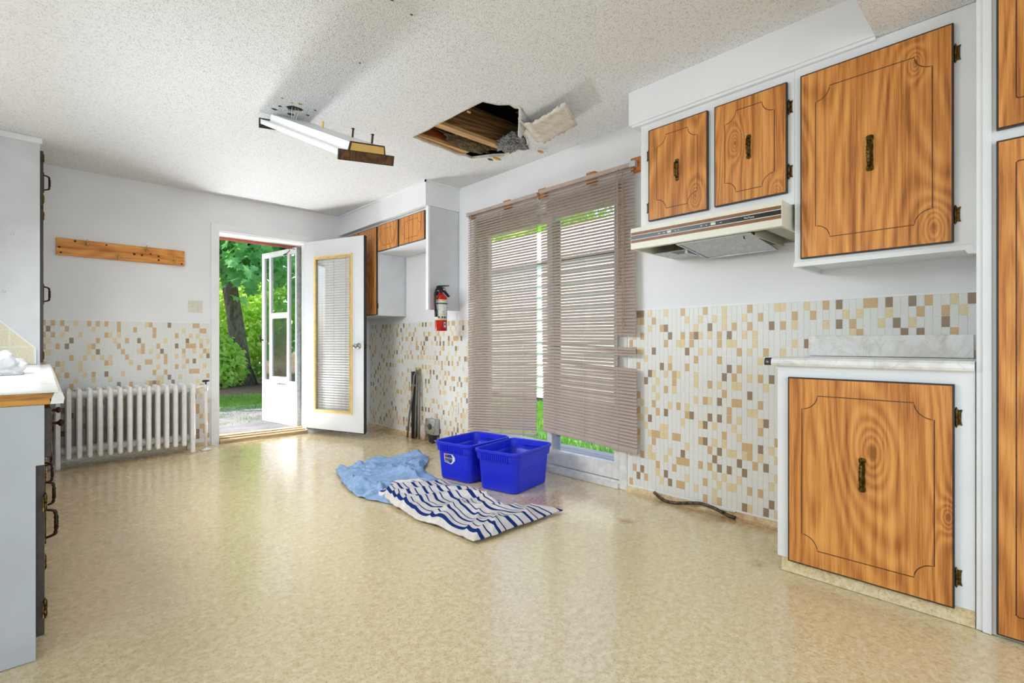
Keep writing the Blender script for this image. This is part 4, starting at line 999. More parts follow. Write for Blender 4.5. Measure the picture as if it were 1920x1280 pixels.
# board flap hanging from the hole
fl = thing('ceiling_flap', 'torn piece of ceiling board hanging from the edge of the hole', 'ceiling board', (2.45, 2.3, CZ - .05))
def sheet(path, wfun, thick, mats, jag, seed, nm, parent, nu=26, nv=12):
    """path(t)->(point, side vector, normal)"""
    rr = random.Random(seed); bm = bmesh.new(); top = []; bot = []
    for i in range(nu + 1):
        t = i / nu; p, sv, nv_ = path(t); a, b = wfun(t); rowt = []; rowb = []
        for j in range(nv + 1):
            s = a + (b - a) * j / nv
            e = jag * (rr.random() - .5) if j in (0, nv) or i == nu else 0
            q = p + sv * (s + e) + nv_ * (.004 * noise.noise(Vector((t * 6, s * 30, seed))))
            rowt.append(bm.verts.new(q)); rowb.append(bm.verts.new(q + nv_ * thick))
        top.append(rowt); bot.append(rowb)
    for i in range(nu):
        for j in range(nv):
            f = bm.faces.new((top[i][j], top[i][j + 1], top[i + 1][j + 1], top[i + 1][j])); f.smooth = True
            f = bm.faces.new((bot[i][j], bot[i + 1][j], bot[i + 1][j + 1], bot[i][j + 1])); f.material_index = 1; f.smooth = True
    for i in range(nu):
        for j in (0, nv): bm.faces.new((top[i][j], top[i + 1][j], bot[i + 1][j], bot[i][j])).material_index = 1
    for j in range(nv): bm.faces.new((top[nu][j], top[nu][j + 1], bot[nu][j + 1], bot[nu][j])).material_index = 1
    return obj(nm, bm, mats, parent)
# hinge line runs from H0 to H1 along the near right side of the hole; flap folds down and towards the camera
H0, H1 = Vector((2.30, 2.37, CZ)), Vector((2.60, 2.52, CZ))
hv = (H1 - H0).normalized(); out = Vector((-.16, -1, 0)).normalized()
def fpath(t):
    d = t * .52
    dn = .075 * min(1, d / .14) ** .7 + .02 * t; fwd = d * .93
    p = H0 + out * fwd + Vector((0, 0, -dn - .002))
    return p, hv, Vector((0, 0, 1))
sheet(fpath, lambda t: (-.02 - .02 * t, .30 - .05 * t), .012, ('torn_paper', 'torn_paper'), .03, 4, 'board', fl)
bm = bmesh.new()                              # smooth painted curl beside the flap
curl_p = [(2.20, 2.245, CZ), (2.26, 2.31, CZ - .004), (2.30, 2.36, CZ - .02), (2.32, 2.39, CZ - .05), (2.32, 2.40, CZ - .085)]
rows = []
for (x, y, z), wv in zip(curl_p, (.15, .13, .10, .07, .035)):
    rows.append([bm.verts.new((x + hv.x * s * wv, y + hv.y * s * wv, z - .002)) for s in (-.45, 0, .45, .9)])
for i in range(len(rows) - 1):
    for j in range(3):
        f = bm.faces.new((rows[i][j], rows[i][j + 1], rows[i + 1][j + 1], rows[i + 1][j])); f.smooth = True
o = obj('painted_curl', bm, 'ceiling_stipple', fl)
md = o.modifiers.new('thick', 'SOLIDIFY'); md.thickness = .004
for k, (x, y, s, mt) in enumerate(((2.745, 2.60, .035, 'chip_yellow'), (2.60, 2.93, .045, 'chip_yellow'), (2.57, 2.98, .03, 'bare_chip'), (1.945, 2.46, .02, 'raw_pine'))):
    rr = random.Random(k + 40); bm = bmesh.new()
    prism(bm, [(x + s * math.cos(q * PI / 4) * rr.uniform(.7, 1.1), y + s * .45 * math.sin(q * PI / 4) * rr.uniform(.6, 1.1)) for q in range(8)], 'z', CZ - .024, CZ - .018); obj('splinter', bm, mt, fl)
# pale torn paper rim along the cut edges
bm = bmesh.new(); rr = random.Random(3); n = len(HOLE); cen = Vector((2.25, 2.75))
ins = []; ous = []
for i, p in enumerate(HOLE):
    d = (Vector(p) - cen).normalized(); ins.append(bm.verts.new((p[0], p[1], CZ - .0004))); o2 = Vector(p) + d * rr.uniform(.004, .02); ous.append(bm.verts.new((o2.x, o2.y, CZ - .0012)))
for i in range(n): bm.faces.new((ins[i], ins[(i + 1) % n], ous[(i + 1) % n], ous[i]))
o = obj('torn_rim', bm, 'torn_paper', ceil)

# ------------------------------------------------------------------ storage bins
def rrect(hx, hy, r, n=6):
    pts = []
    for cx, cy, a in ((hx - r, hy - r, 0), (-hx + r, hy - r, 90), (-hx + r, -hy + r, 180), (hx - r, -hy + r, 270)):
        pts += [(cx + r * math.cos(R(a + 90 * k / n)), cy + r * math.sin(R(a + 90 * k / n))) for k in range(n + 1)]
    return pts
def tote(loc, rz, label, sticker):
    t = thing('storage_bin', label, 'storage bin', loc, rz, 'blue storage bins')
    bm = bmesh.new(); H = .278
    prof = [(.200, .148, 0, .05), (.206, .153, .006, .05), (.222, .166, .205, .055), (.232, .174, .208, .055), (.238, .179, .250, .058), (.240, .181, .252, .058), (.246, .186, .262, .06), (.246, .186, .274, .06), (.238, .178, .278, .06), (.232, .173, .270, .058), (.226, .168, .215, .055), (.216, .160, .205, .052), (.200, .148, .010, .046), (.19, .138, .005, .04)]
    rings = [[bm.verts.new((x, y, z)) for x, y in rrect(hx, hy, r)] for hx, hy, z, r in prof]
    N = len(rings[0])
    for i in range(len(rings) - 1):
        for k in range(N):
            f = bm.faces.new((rings[i][k], rings[i][(k + 1) % N], rings[i + 1][(k + 1) % N], rings[i + 1][k])); f.smooth = i in (2, 11)
    bm.faces.new(list(reversed(rings[0]))); bm.faces.new(rings[-1])
    lob('tub', bm, 'blue_plastic', t)
    for s in (-1, 1):                          # grip with ribs under the rim on the short ends
        bm = bmesh.new(); box(bm, s * .234 - .002, s * .234 + .002, -.115, .115, .209, .250)
        for k in range(13):
            y = -.105 + k * .0175; box(bm, s * .237 - .005, s * .237 + .004, y - .003, y + .003, .210, .249)
        lob('ribbed_grip', bm, 'blue_plastic', t)
        bm = bmesh.new(); box(bm, s * .222 - .010, s * .222 + .010, -.075, .075, .236, .243); lob('handle_ledge', bm, 'blue_plastic', t)
    for s in (-1, 1):
        bm = bmesh.new(); box(bm, -.15, .15, s * .1625 - .003, s * .1625 + .003, .150, .154); lob('side_line', bm, 'blue_plastic', t)
    if sticker:
        x = -.2185; st = lambda z: x + (.205 - z) * .075
        def patch(poly, mat, off, nm):
            bm = bmesh.new(); A_ = [bm.verts.new((st(z) - off, y, z)) for y, z in poly]; B_ = [bm.verts.new((st(z) + .0002, y, z)) for y, z in poly]
            n = len(poly)
            bm.faces.new(A_)
            for i in range(n): bm.faces.new((A_[i], A_[(i + 1) % n], B_[(i + 1) % n], B_[i]))
            return lob(nm, bm, mat, t)
        patch([(.085, .190), (.000, .190), (-.022, .170), (-.022, .146), (.010, .118), (.030, .118), (.085, .128)], 'label_white', .0036, 'sticker')
        patch([(.078, .186), (.012, .186), (.004, .172), (.004, .140), (.020, .123), (.078, .134)], 'label_navy', .0042, 'sticker_panel')
        patch([(.080, .189), (.050, .189), (.050, .177), (.080, .177)], 'label_orange', .0048, 'sticker_logo')
        patch([(.076, .164), (.010, .160), (.010, .157), (.076, .160)], 'label_white', .0048, 'sticker_text')
        patch([(.076, .154), (.012, .150), (.012, .147), (.076, .150)], 'label_orange', .0048, 'sticker_text')
        patch([(.080, .146), (.046, .140), (.026, .122), (.084, .130)], 'label_grey', .0048, 'sticker_photo')
    return t
tote((2.425, 2.555, .002), R(12), 'blue plastic storage bin in front, nearest the camera', False)
tote((2.375, 2.955, .004), R(9), 'blue plastic storage bin behind, with a blue and orange sticker', True)

# ------------------------------------------------------------------ towels
def cloth(name, label, L_pts, R_pts, mat, hfun, nu=110, nv=70, th=.006):
    """L_pts/R_pts: matching boundary polylines (x,y) along the length; u across, v along"""
    def pl(P, t):
        s = t * (len(P) - 1); i = min(int(s), len(P) - 2); f = s - i
        # smooth (catmull)
        p0 = Vector(P[max(i - 1, 0)]); p1 = Vector(P[i]); p2 = Vector(P[i + 1]); p3 = Vector(P[min(i + 2, len(P) - 1)])
        return .5 * ((2 * p1) + (p2 - p0) * f + (2 * p0 - 5 * p1 + 4 * p2 - p3) * f * f + (3 * p1 - p0 - 3 * p2 + p3) * f ** 3)
    bm = bmesh.new(); uvl = bm.loops.layers.uv.new('UVMap'); top = []; uvs = {}
    for j in range(nu + 1):
        t = j / nu; a, b = pl(L_pts, t), pl(R_pts, t); row = []
        for i in range(nv + 1):
            u = i / nv; p = a.lerp(b, u); e = min(u, 1 - u, t, 1 - t)
            h = hfun(p.x, p.y, u, t) * min(1, .25 + e * 9)
            sh = .02 * noise.noise(Vector((p.x * 5, p.y * 5, 2)))
            v = bm.verts.new((p.x + sh, p.y + .02 * noise.noise(Vector((p.x * 5, p.y * 5, 9))), .0035 + th + max(0, h))); uvs[v] = (u, t); row.append(v)
        top.append(row)
    bot = [[bm.verts.new((v.co.x, v.co.y, max(.003, v.co.z - th))) for v in row] for row in top]
    for r1, r2 in zip(top, bot):
        for a, b in zip(r1, r2): uvs[b] = uvs[a]
    for j in range(nu):
        for i in range(nv):
            bm.faces.new((top[j][i], top[j][i + 1], top[j + 1][i + 1], top[j + 1][i])); bm.faces.new((bot[j][i], bot[j + 1][i], bot[j + 1][i + 1], bot[j][i + 1]))
    for j in range(nu):
        for i in (0, nv): bm.faces.new((top[j][i], top[j + 1][i], bot[j + 1][i], bot[j][i]))
    for i in range(nv):
        for j in (0, nu): bm.faces.new((top[j][i], top[j][i + 1], bot[j][i + 1], bot[j][i]))
    for f in bm.faces:
        f.smooth = True
        for l in f.loops: l[uvl].uv = uvs[l.vert]
    return tag(obj(name, bm, mat), label, 'towel')
def ridge(x, y, ang, freq, seed):
    c, s = math.cos(ang), math.sin(ang); p = x * c + y * s; q = -x * s + y * c
    n_ = noise.noise(Vector((p * freq + 1.2 * noise.noise(Vector((x * 3, y * 3, seed))), q * freq * .22, seed)))
    return 1 - abs(n_) * 2.4
def hA(x, y, u, t):
    r = max(0, ridge(x, y, R(85), 8, 3)) ** 2 * .046 + max(0, ridge(x, y, R(30), 6, 8)) ** 3 * .045
    big = .020 * max(0, noise.noise(Vector((x * 2.2, y * 2.2, 4))))
    heap = .05 * math.exp(-((x - 2.36) ** 2 + (y - 3.74) ** 2) / .012)
    k = max(0, min(1, (y - 2.75 - .35 * (x - 1.6)) / .25))      # pressed flat under the striped towel
    return (r + big) * (.12 + .88 * k) + heap
def hB(x, y, u, t):
    r = max(0, ridge(x, y, R(62), 6, 13)) ** 2 * .036 + max(0, ridge(x, y, R(100), 4.5, 18)) ** 3 * .022
    return r + .014 * max(0, noise.noise(Vector((x * 3, y * 3, 21))))
cloth('blue_towel', 'crumpled faded blue towel spread on the floor left of the bins',
      [(1.66, 3.76), (1.55, 3.40), (1.49, 3.10), (1.52, 2.88), (1.62, 2.66), (1.80, 2.50)], [(2.39, 3.86), (2.42, 3.62), (2.20, 3.34), (2.10, 3.10), (2.13, 2.80), (2.14, 2.56)], 'towel_blue', hA)
cloth('striped_towel', 'crumpled white towel with navy stripes lying in front of the bins',
      [(1.59, 2.99), (1.56, 2.75), (1.535, 2.42), (1.565, 2.12), (1.555, 1.93)], [(1.83, 3.13), (2.06, 2.93), (2.085, 2.52), (2.03, 2.15), (2.22, 1.93)], 'towel_striped', lambda x, y, u, t: hB(x, y, u, t) + .022)

# ------------------------------------------------------------------ fire extinguisher
ex = thing('fire_extinguisher', 'red fire extinguisher with white label hung on the cabinet end panel', 'fire extinguisher', (2.632, 3.735, 1.11))
EX, EY = 2.632, 3.735; r = .054
bm = bmesh.new(); lathe(bm, [(r - .006, 1.110), (r, 1.116), (r, 1.405), (r - .006, 1.424), (r - .022, 1.440), (.018, 1.448), (.016, 1.462), (.012, 1.463)], (EX, EY, 0), 'z', 28); obj('cylinder', bm, 'red_paint', ex)
fa0, fa1 = R(150), R(345)
def band(z0, z1, a0, a1, mat, off, nm, n=16):
    bm = bmesh.new(); lathe(bm, [(r + off - .0006, z0), (r + off, z0), (r + off, z1), (r + off - .0006, z1)], (EX, EY, 0), 'z', n, R(a0), R(a1)); return obj(nm, bm, mat, ex)
lab = band(1.212, 1.392, 150, 350, 'label_white', .0006, 'label'); band(1.206, 1.212, 150, 350, 'label_yellow', .0007, 'label_stripe')
band(1.380, 1.392, 236, 290, 'label_yellow', .0010, 'label_stripe'); band(1.215, 1.380, 229, 233, 'label_yellow', .0010, 'label_stripe', 3); band(1.258, 1.264, 236, 290, 'label_yellow', .0010, 'label_stripe')
for z in (1.388, 1.381, 1.374, 1.352, 1.344, 1.336, 1.328, 1.320, 1.308, 1.300): band(z, z + .0028, 180, 226, 'label_grey', .0010, 'label_text', 6)
for z in (1.346, 1.332, 1.318, 1.304, 1.286, 1.276): band(z, z + .003, 240, 262 + (z * 1000) % 17, 'label_grey', .0010, 'label_text', 5)
for a in (208, 240, 262, 282): band(1.222, 1.240, a, a + 13, 'label_dark', .0010, 'label_symbol', 4)
for z in (1.25, 1.268, 1.29, 1.315, 1.345, 1.37): band(z, z + .011, 300, 322, 'label_dark', .0010, 'label_symbol', 4)
band(1.140, 1.188, 262, 284, 'label_white', .0010, 'seal', 5); band(1.160, 1.180, 266, 280, 'label_dark', .0014, 'seal_mark', 4)
band(1.352, 1.362, 0, 359.9, 'black_rubber', .003, 'strap', 28)
bm = bmesh.new(); tube(bm, [(EX, EY, 1.455), (EX, EY, 1.49)], .017, 12); box(bm, EX - .045, EX + .012, EY - .014, EY + .014, 1.480, 1.508); lathe(bm, [(.016, -.02), (.018, -.03), (.016, -.034), (0, -.034)], (EX + .012, EY, 1.485), 'y', 14); obj('valve', bm, 'black_rubber', ex)
bm = bmesh.new(); prism(bm, [(EX - .04, 1.508), (EX + .01, 1.512), (EX + .085, 1.522), (EX + .086, 1.529), (EX + .0, 1.523), (EX - .04, 1.518)], 'y', EY - .010, EY + .010); prism(bm, [(EX + .002, 1.492), (EX + .018, 1.500), (EX + .092, 1.432), (EX + .082, 1.420)], 'y', EY - .010, EY + .010); obj('lever', bm, 'black_rubber', ex)
bm = bmesh.new(); lathe(bm, [(.0, -.038), (.012, -.037), (.013, -.032)], (EX + .012, EY, 1.485), 'y', 12); tube(bm, [(EX + .028, EY - .012, 1.513), (EX + .040, EY - .014, 1.506), (EX + .032, EY - .014, 1.496), (EX + .026, EY - .012, 1.505)], .002, 6); obj('gauge', bm, 'steel', ex)
bm = bmesh.new(); tube(bm, [(EX - .03, EY - .004, 1.492), (EX - .062, EY - .012, 1.478), (EX - .078, EY - .016, 1.44), (EX - .078, EY - .018, 1.36), (EX - .072, EY - .018, 1.30)], .0105, 10); tube(bm, [(EX - .071, EY - .018, 1.30), (EX - .067, EY - .018, 1.235)], .0125, 10); obj('hose', bm, 'black_rubber', ex)
bm = bmesh.new(); box(bm, EX - .013, EX + .013, EY + r, 3.8019, 1.36, 1.47); box(bm, EX - .01, EX + .01, EY + .02, EY + r + .006, 1.466, 1.472); obj('wall_bracket', bm, 'black_rubber', ex)

# ------------------------------------------------------------------ outlet, range receptacle, pipe and conduit
ol = thing('wall_outlet', 'ivory wall outlet in the mosaic left of the far blind', 'outlet', (XR, 3.84, .32))
obj('plate', bxm(XR - .012, XR - .0048, 3.805, 3.878, .318, .432, bevel=.002), 'ivory_plastic', ol)
for z in (.352, .398):
    rc = obj('receptacle', bxm(XR - .014, XR - .0115, 3.826, 3.858, z - .014, z + .014, bevel=.002), 'ivory_plastic', ol)
    for y in (3.835, 3.849):
        bm = bmesh.new(); box(bm, XR - .0143, XR - .0138, y - .0012, y + .0012, z - .005, z + .006); obj('slot', bm, 'outlet_black', rc)
rb = thing('range_receptacle', 'grey metal stove receptacle box with black socket on the floor by the wall', 'outlet box', (2.83, 4.19, .0))
obj('box', bxm(2.825, XR - .014, 4.115, 4.262, .085, .240, bevel=.003), 'dull_steel', rb)
obj('cover_plate', bxm(2.815, 2.8245, 4.108, 4.270, .088, .243, bevel=.002), 'steel', rb)
bm = bmesh.new(); lathe(bm, [(0, -.007), (.026, -.007), (.030, -.003), (.030, 0)], (2.815, 4.189, .166), 'x', 20); sk = obj('socket', bm, 'outlet_black', rb)
for a in (90, 210, 330):
    bm = bmesh.new(); y, z = 4.189 + .014 * math.cos(R(a)), .166 + .014 * math.sin(R(a)); box(bm, 2.8072, 2.8082, y - .002, y + .002, z - .005, z + .005); obj('socket_slot', bm, 'label_grey', sk)
for y in (4.128, 4.250):
    for z in (.108, .166, .224):
        bm = bmesh.new(); box(bm, 2.8142, 2.8152, y - .004, y + .004, z - .007, z + .007); obj('knockout', bm, 'outlet_black', rb)
bm = bmesh.new(); prism(bm, [(4.14, .086), (4.245, .086), (4.225, .004), (4.16, .004)], 'x', 2.83, 2.868); obj('stand', bm, 'black_rubber', rb)
bm = bmesh.new(); tube(bm, [(2.84, 4.14, .03), (2.83, 4.05, .012), (2.84, 3.96, .010)], .007, 8); obj('cable_stub', bm, 'cord_pale', rb)
bm = bmesh.new(); bmesh.ops.create_icosphere(bm, subdivisions=3, radius=1)
for v in bm.verts:
    p = v.co.copy(); d = 1 + .25 * noise.noise(p * 2.4) + .18 * noise.noise(Vector((p.x * 6, p.y * 6, p.z * 1.5)))
    v.co = Vector((2.83 + p.x * .030 * d, 4.325 + p.y * .044 * d, max(.004, .095 + p.z * .085 * d)))
for f in bm.faces: f.smooth = True
tag(obj('rag', bm, 'rag_pink'), 'pinkish beige rag stuffed beside the stove receptacle box', 'rag')
pp = thing('drain_pipe', 'black pipe stub with grey cables standing against the far mosaic', 'pipe', (2.85, 4.53, 0))
bm = bmesh.new(); tube(bm, [(2.852, 4.535, .002), (2.852, 4.535, .700)], .030, 16); lathe(bm, [(.0305, .55), (.032, .552), (.032, .562), (.0305, .564)], (2.852, 4.535, 0), 'z', 16); obj('pipe', bm, 'black_rubber', pp)
bm = bmesh.new(); lathe(bm, [(.031, .545), (.0325, .547), (.0325, .566), (.031, .568)], (2.852, 4.535, 0), 'z', 16); obj('clamp', bm, 'steel', pp)
bm = bmesh.new()
tube(bm, [(2.848, 4.470, .72), (2.815, 4.476, .66), (2.807, 4.500, .45), (2.806, 4.560, .22), (2.810, 4.600, .004)], .011, 8)
tube(bm, [(2.848, 4.470, .70), (2.835, 4.455, .60), (2.828, 4.462, .35), (2.826, 4.468, .15), (2.826, 4.476, .004)], .010, 8)
tube(bm, [(2.858, 4.455, .71), (2.850, 4.425, .60), (2.846, 4.425, .3), (2.846, 4.430, .004)], .009, 8); obj('cables', bm, 'cable_grey', pp)
bm = bmesh.new(); tube(bm, [(XR - .006, 4.47, .725), (2.835, 4.47, .730)], .014, 10); obj('cable_clip', bm, 'brass_bright', pp)
# armoured conduit by the near mosaic
pts = [Vector(p) for p in ((2.868, 1.712, .040), (2.845, 1.64, .014), (2.842, 1.56, .013), (2.850, 1.47, .030), (2.852, 1.39, .046), (2.852, 1.31, .038), (2.856, 1.24, .016), (2.858, 1.19, .010))]
dense = []
for i in range(len(pts) - 1):
    p0, p1, p2, p3 = pts[max(i - 1, 0)], pts[i], pts[i + 1], pts[min(i + 2, len(pts) - 1)]
    for k in range(12):
        f = k / 12; dense.append(.5 * ((2 * p1) + (p2 - p0) * f + (2 * p0 - 5 * p1 + 4 * p2 - p3) * f * f + (3 * p1 - p0 - 3 * p2 + p3) * f ** 3))
dense.append(pts[-1])
bm = bmesh.new(); tube(bm, dense, [.0105 if k % 2 else .0085 for k in range(len(dense))], 10)
simple('rusty_metal', (96, 80, 64), .5, .5, var=.5, scale=45)
tag(obj('armoured_cable', bm, 'rusty_metal'), 'rusty flexible armoured cable stub lying along the near mosaic wall', 'cable')
bm = bmesh.new(); prism(bm, [(2.868, 1.20), (2.874, 1.20), (2.868, 1.40), (2.852, 1.30)], 'z', .0372, .041)
tag(obj('torn_vinyl', bm, 'worn_white_wood'), 'torn strip of vinyl cove behind the rusty cable', 'debris')

# ------------------------------------------------------------------ outdoors
GZ = -.12
def ground(name, x0, x1, y0, y1, z, mat, label, kind='structure', amp=.0, n=24):
    bm = bmesh.new(); vs = [[bm.verts.new((x0 + (x1 - x0) * i / n, y0 + (y1 - y0) * j / n, z + amp * noise.noise(Vector((x0 + (x1 - x0) * i / n, y0 + (y1 - y0) * j / n, 3))))) for i in range(n + 1)] for j in range(n + 1)]
    for j in range(n):
        for i in range(n): bm.faces.new((vs[j][i], vs[j][i + 1], vs[j + 1][i + 1], vs[j + 1][i]))
    o = obj(name, bm, mat); o['kind'] = kind; o['label'] = label; return o
ground('yard_ground', -30, 40, 5.9, 60, GZ - .03, 'leaf_litter', 'brown leaf-covered ground under the trees')
ground('driveway', -12, 9, 5.78, 9.9, GZ, 'asphalt', 'cracked grey asphalt driveway outside the back door', amp=.02)
ground('lawn', 3.05, 40, -20, 5.9, -.05, 'lawn_soil', 'green lawn outside the patio door')
ground('lawn_far', 4.8, 40, 5.9, 16, -.05, 'lawn_soil', 'green lawn around the shed')
def grass(name, x0, x1, y0, y1, z, n, h, label, seed, edge=.4):
    rr = random.Random(seed); vs = []; fs = []
    for k in range(n):
        x, y = rr.uniform(x0, x1), rr.uniform(y0, y1)
        if edge and noise.noise(Vector((x * .9, y * 1.6, seed))) < rr.uniform(-.5, edge) - .1: continue
        a = rr.uniform(0, 2 * PI); hh = h * rr.uniform(.5, 1.2); wv = .006; b = len(vs); lx, ly = rr.uniform(-.4, .4) * hh, rr.uniform(-.4, .4) * hh
        vs += [(x - wv * math.cos(a), y - wv * math.sin(a), z - .01), (x + wv * math.cos(a), y + wv * math.sin(a), z - .01), (x + lx, y + ly, z + hh)]; fs.append((b, b + 1, b + 2))
    me = bpy.data.meshes.new(name); me.from_pydata(vs, [], fs); me.materials.append(M('grass_blade'))
    o = bpy.data.objects.new(name, me); C.objects.link(o); o['kind'] = 'stuff'; o['label'] = label; o['category'] = 'grass'; return o
grass('grass', 1.0, 6.5, 9.1, 11.9, GZ - .02, 16000, .07, 'green grass strip beyond the driveway', 2, .2)
grass('grass', 1.2, 4.5, 7.6, 9.0, GZ, 3000, .03, 'sparse weeds in the driveway cracks', 6, .55)
grass('grass', 3.75, 6.4, 1.0, 6.0, -.06, 24000, .09, 'short green grass of the lawn behind the patio', 4, 0)
bm = bmesh.new()
deck = thing('deck', 'grey wooden deck boards outside the patio door', 'deck', (3.4, 2.5, -.05))
for i in range(5):
    x = 3.06 + i * .135; obj('board', bxm(x, x + .125, .5, 5.2, -.03, .012, bevel=.004, seg=1), 'deck_grey', deck)
# roof eave above the back door
ev = thing('roof_eave', 'white roof eave with red fascia strip above the back door', 'eave', (1.5, 6.2, 2.2))
bm = bmesh.new(); box(bm, -6, 3.3, YB + .15, 6.42, 2.215, 2.24); obj('soffit_board', bm, 'soffit_white', ev)
bm = bmesh.new(); box(bm, -6, 3.3, 6.42, 6.46, 2.185, 2.34); obj('fascia', bm, 'fascia_red', ev)
bm = bmesh.new(); prism(bm, [(6.50, 2.36), (6.50, 2.38), (YB, 2.75), (YB, 2.70)], 'x', -6, 3.3); obj('roof_sheet', bm, 'shingle', ev)
# pale shed seen through the blinds
sh = thing('garden_shed', 'pale green-grey shed beyond the lawn, seen through the blinds', 'shed', (7.5, 6.0, -.05))
bm = bmesh.new(); box(bm, 6.52, 9.4, 3.9, 9.9, -.04, 2.40); obj('wall', bm, 'siding_pale', sh)
for i in range(12):
    z = .02 + i * .2; bm = bmesh.new(); prism(bm, [(6.52, z), (6.495, z), (6.512, z + .198), (6.52, z + .198)], 'y', 3.88, 9.92); obj('siding_board', bm, 'siding_pale', sh)
bm = bmesh.new(); box(bm, 6.505, 6.53, 3.86, 9.94, -.05, .015); obj('base_board', bm, 'fixture_black', sh)
bm = bmesh.new(); prism(bm, [(6.46, 2.42), (7.95, 3.35), (9.45, 2.42), (9.45, 2.48), (7.95, 3.43), (6.46, 2.48)], 'y', 3.6, 10.2); obj('roof', bm, 'shingle', sh)
bm = bmesh.new(); prism(bm, [(6.55, 2.36), (9.35, 2.36), (7.95, 3.30)], 'y', 3.95, 9.85); obj('gable', bm, 'siding_pale', sh)

MAPLE = [(0, -.5), (.12, -.28), (.46, -.34), (.36, -.12), (.56, .08), (.28, .12), (.30, .34), (.12, .26), (0, .58), (-.12, .26), (-.30, .34), (-.28, .12), (-.56, .08), (-.36, -.12), (-.46, -.34), (-.12, -.28)]
OVAL = [(0, -.5), (.26, -.2), (.28, .12), (0, .55), (-.28, .12), (-.26, -.2)]
def foliage_mesh(name, blobs, n, size, mat, shape, seed, bias=.55):
    rr = random.Random(seed); vs = []; fs = []
    tot = sum(b[3] * b[4] * b[5] for b in blobs)
    for (cx, cy, cz, rx, ry, rz) in blobs:
        for k in range(int(n * rx * ry * rz / tot)):
            while True:
                p = Vector((rr.uniform(-1, 1), rr.uniform(-1, 1), rr.uniform(-1, 1)))
                if p.length < 1 and (p.length > bias or rr.random() < .35): break
            c = Vector((cx + p.x * rx, cy + p.y * ry, cz + p.z * rz))
            nrm = (Vector((p.x, p.y, p.z * .6 + .55)) + Vector((rr.gauss(0, .6), rr.gauss(0, .6), rr.gauss(0, .5)))).normalized()
            a = nrm.orthogonal().normalized(); a = Matrix.Rotation(rr.uniform(0, 2 * PI), 3, nrm) @ a; b = nrm.cross(a); s = size * rr.uniform(.6, 1.25); i0 = len(vs)
            for u, v in shape: vs.append(tuple(c + a * u * s + b * v * s + nrm * (-.18 * s * (abs(u) * 1.6))))
            fs.append(tuple(range(i0, i0 + len(shape))))
    me = bpy.data.meshes.new(name); me.from_pydata(vs, [], fs); me.materials.append(M(mat)); return me
def tree(name, label, base, trunk, tr, blobs, n, size, mat, shape, seed, group='trees and shrubs behind the back door', branches=()):
    t = thing(name, label, 'tree' if trunk else 'shrub', base, group=group)
    o = bpy.data.objects.new('foliage', foliage_mesh('foliage', blobs, n, size, mat, shape, seed)); C.objects.link(o); o.parent = t; o.location = -Vector(base)
    if trunk:
        bm = bmesh.new(); tube(bm, trunk, tr, 14, True)
        for br, rb_ in branches: tube(bm, br, rb_, 8, True)
        for v in bm.verts:
            v.co += v.co.normalized() * 0
            v.co.x += .02 * noise.noise(v.co * 4); v.co.y += .02 * noise.noise(v.co * 4 + Vector((5, 5, 5)))
        obj('trunk', bm, 'bark', t)
    else:
        bm = bmesh.new(); cx, cy, cz = blobs[0][:3]
        for k in range(5): tube(bm, [(base[0] + .1 * math.cos(k * 1.3), base[1] + .1 * math.sin(k * 1.3), base[2]), (cx + .5 * math.cos(k * 1.3), cy + .5 * math.sin(k * 1.3), cz)], [.03, .012], 6)
        obj('stems', bm, 'bark', t)
    return t
tree('maple_tree', 'maple tree with grey trunk standing beyond the back door', (4.30, 15.3, GZ), [(4.12, 15.25, GZ - .1), (4.05, 15.3, .35), (3.86, 15.4, 2.0), (3.68, 15.6, 3.6), (3.6, 15.8, 7.0)], [.34, .235, .20, .185, .14],
     [(2.6, 11.2, 3.5, 1.7, 1.5, 1.0), (3.9, 11.8, 3.9, 1.6, 1.6, 1.2), (3.4, 12.6, 3.15, 1.5, 1.2, .62), (2.3, 13.0, 3.8, 1.6, 1.4, 1.3), (5.2, 13.2, 3.6, 1.7, 1.8, 1.3), (3.8, 15.6, 6.6, 4.5, 4.0, 2.4), (3.05, 11.0, 2.55, .75, .8, .55), (2.75, 10.6, 2.2, .5, .6, .45), (4.2, 11.6, 2.5, .7, .8, .6), (3.6, 11.0, 3.0, 1.2, .8, .6)], 10500, .30, 'leaf_maple', MAPLE, 1,
     branches=(([(3.85, 15.5, 3.0), (3.4, 13.6, 4.2), (3.2, 12.0, 4.1)], [.09, .06, .03]), ([(3.8, 15.5, 3.3), (4.6, 13.8, 4.4), (4.9, 12.6, 4.0)], [.08, .05, .02])))
tree('leafy_shrub', 'light green leafy shrub left of the maple trunk', (3.25, 14.6, GZ), None, 0, [(3.2, 14.6, .55, .75, .8, .75), (3.5, 14.9, .25, .6, .6, .5), (2.7, 14.9, .9, .7, .8, .9)], 2600, .17, 'leaf_light', OVAL, 2)
tree('leafy_shrub', 'low green shrub right of the maple trunk', (4.85, 15.0, GZ), None, 0, [(4.9, 15.0, .35, .6, .7, .6), (5.5, 15.3, .7, .8, .8, .9)], 2200, .16, 'leaf_mid', OVAL, 3)
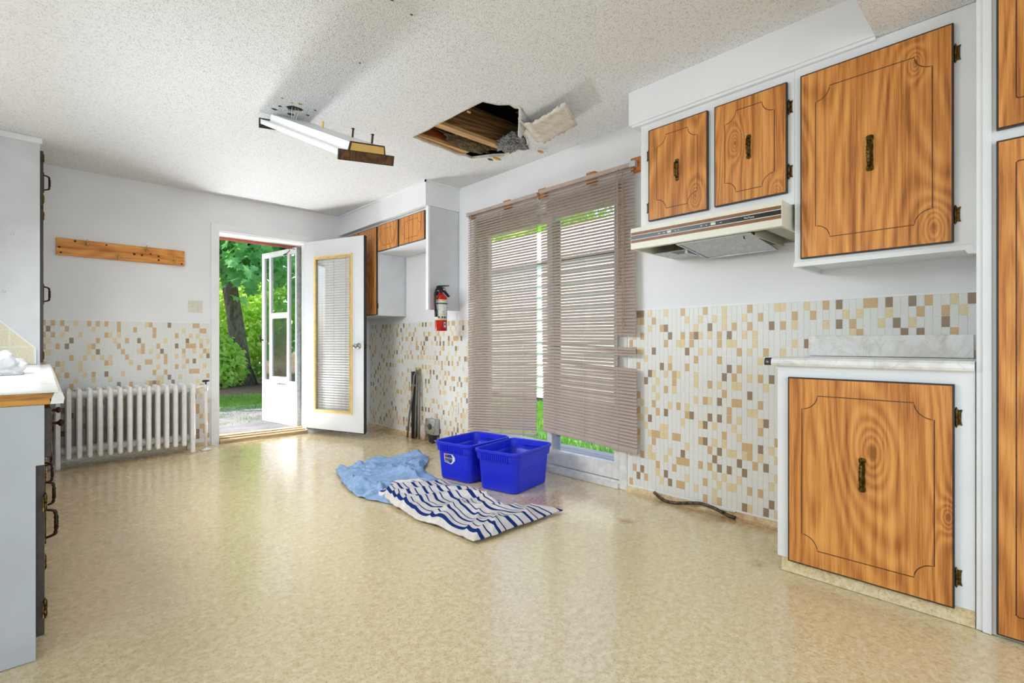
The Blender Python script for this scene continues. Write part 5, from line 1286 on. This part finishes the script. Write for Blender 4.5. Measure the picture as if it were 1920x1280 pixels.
tree('leafy_shrub', 'tall sunlit yellow-green thicket behind the maple trunk', (4.5, 19.0, GZ), None, 0, [(4.2, 18.8, 1.6, 2.0, 1.4, 1.7), (6.2, 19.4, 1.9, 2.0, 1.4, 2.0), (2.4, 19.0, 1.6, 1.8, 1.4, 1.8)], 6500, .24, 'leaf_light', OVAL, 4)
tree('woodland_tree', 'tall bright green tree filling the view behind the thicket', (5.4, 25, GZ), [(5.4, 25, GZ - .1), (5.3, 25, 3), (5.5, 25, 9)], [.3, .22, .12], [(5.2, 24.0, 5.2, 4.2, 2.5, 3.6), (8.0, 26, 4.0, 3, 2.5, 3.6), (4.6, 26, 9.5, 5, 3, 3.5)], 8000, .42, 'leaf_mid', OVAL, 5)
tree('woodland_tree', 'yellow-green tree at the left of the woodland behind the driveway', (1.0, 24, GZ), [(1.0, 24, GZ - .1), (1.1, 24, 3), (.9, 24, 8)], [.28, .2, .1], [(.8, 23.5, 4.0, 3.4, 2.5, 3.8), (-2.5, 25, 4.2, 3.2, 2.5, 4.0), (0, 26, 9, 4.5, 3, 3.0)], 7500, .40, 'leaf_light', OVAL, 6)
tree('woodland_tree', 'dark green tree left of the driveway', (-3.5, 16, GZ), [(-3.5, 16, GZ - .1), (-3.4, 16, 3), (-3.6, 16, 6)], [.25, .2, .1], [(-3.4, 15.5, 3.6, 2.6, 2.2, 3.0), (-6.5, 17, 3.5, 2.6, 2.2, 3.2)], 5000, .36, 'leaf_maple', OVAL, 7)
tree('woodland_tree', 'green tree to the right of the woodland beyond the storm door', (10.5, 22, GZ), [(10.5, 22, GZ - .1), (10.4, 22, 3), (10.6, 22, 7)], [.28, .2, .1], [(10.2, 21.5, 4.2, 3.4, 2.5, 4.0), (13.2, 23, 4.5, 3.0, 2.5, 4.2)], 5500, .42, 'leaf_mid', OVAL, 12)
tree('woodland_tree', 'green tree standing behind the pale shed', (15.5, 13.5, -.05), [(15.5, 13.5, -.1), (15.4, 13.5, 3), (15.6, 13.5, 6)], [.28, .2, .1], [(15.2, 13.3, 6.2, 2.0, 2.2, 2.6), (17.5, 18.0, 4.8, 3, 2.6, 3.2)], 4500, .40, 'leaf_light', OVAL, 8, group='trees behind the shed')
bpy.context.view_layer.update()
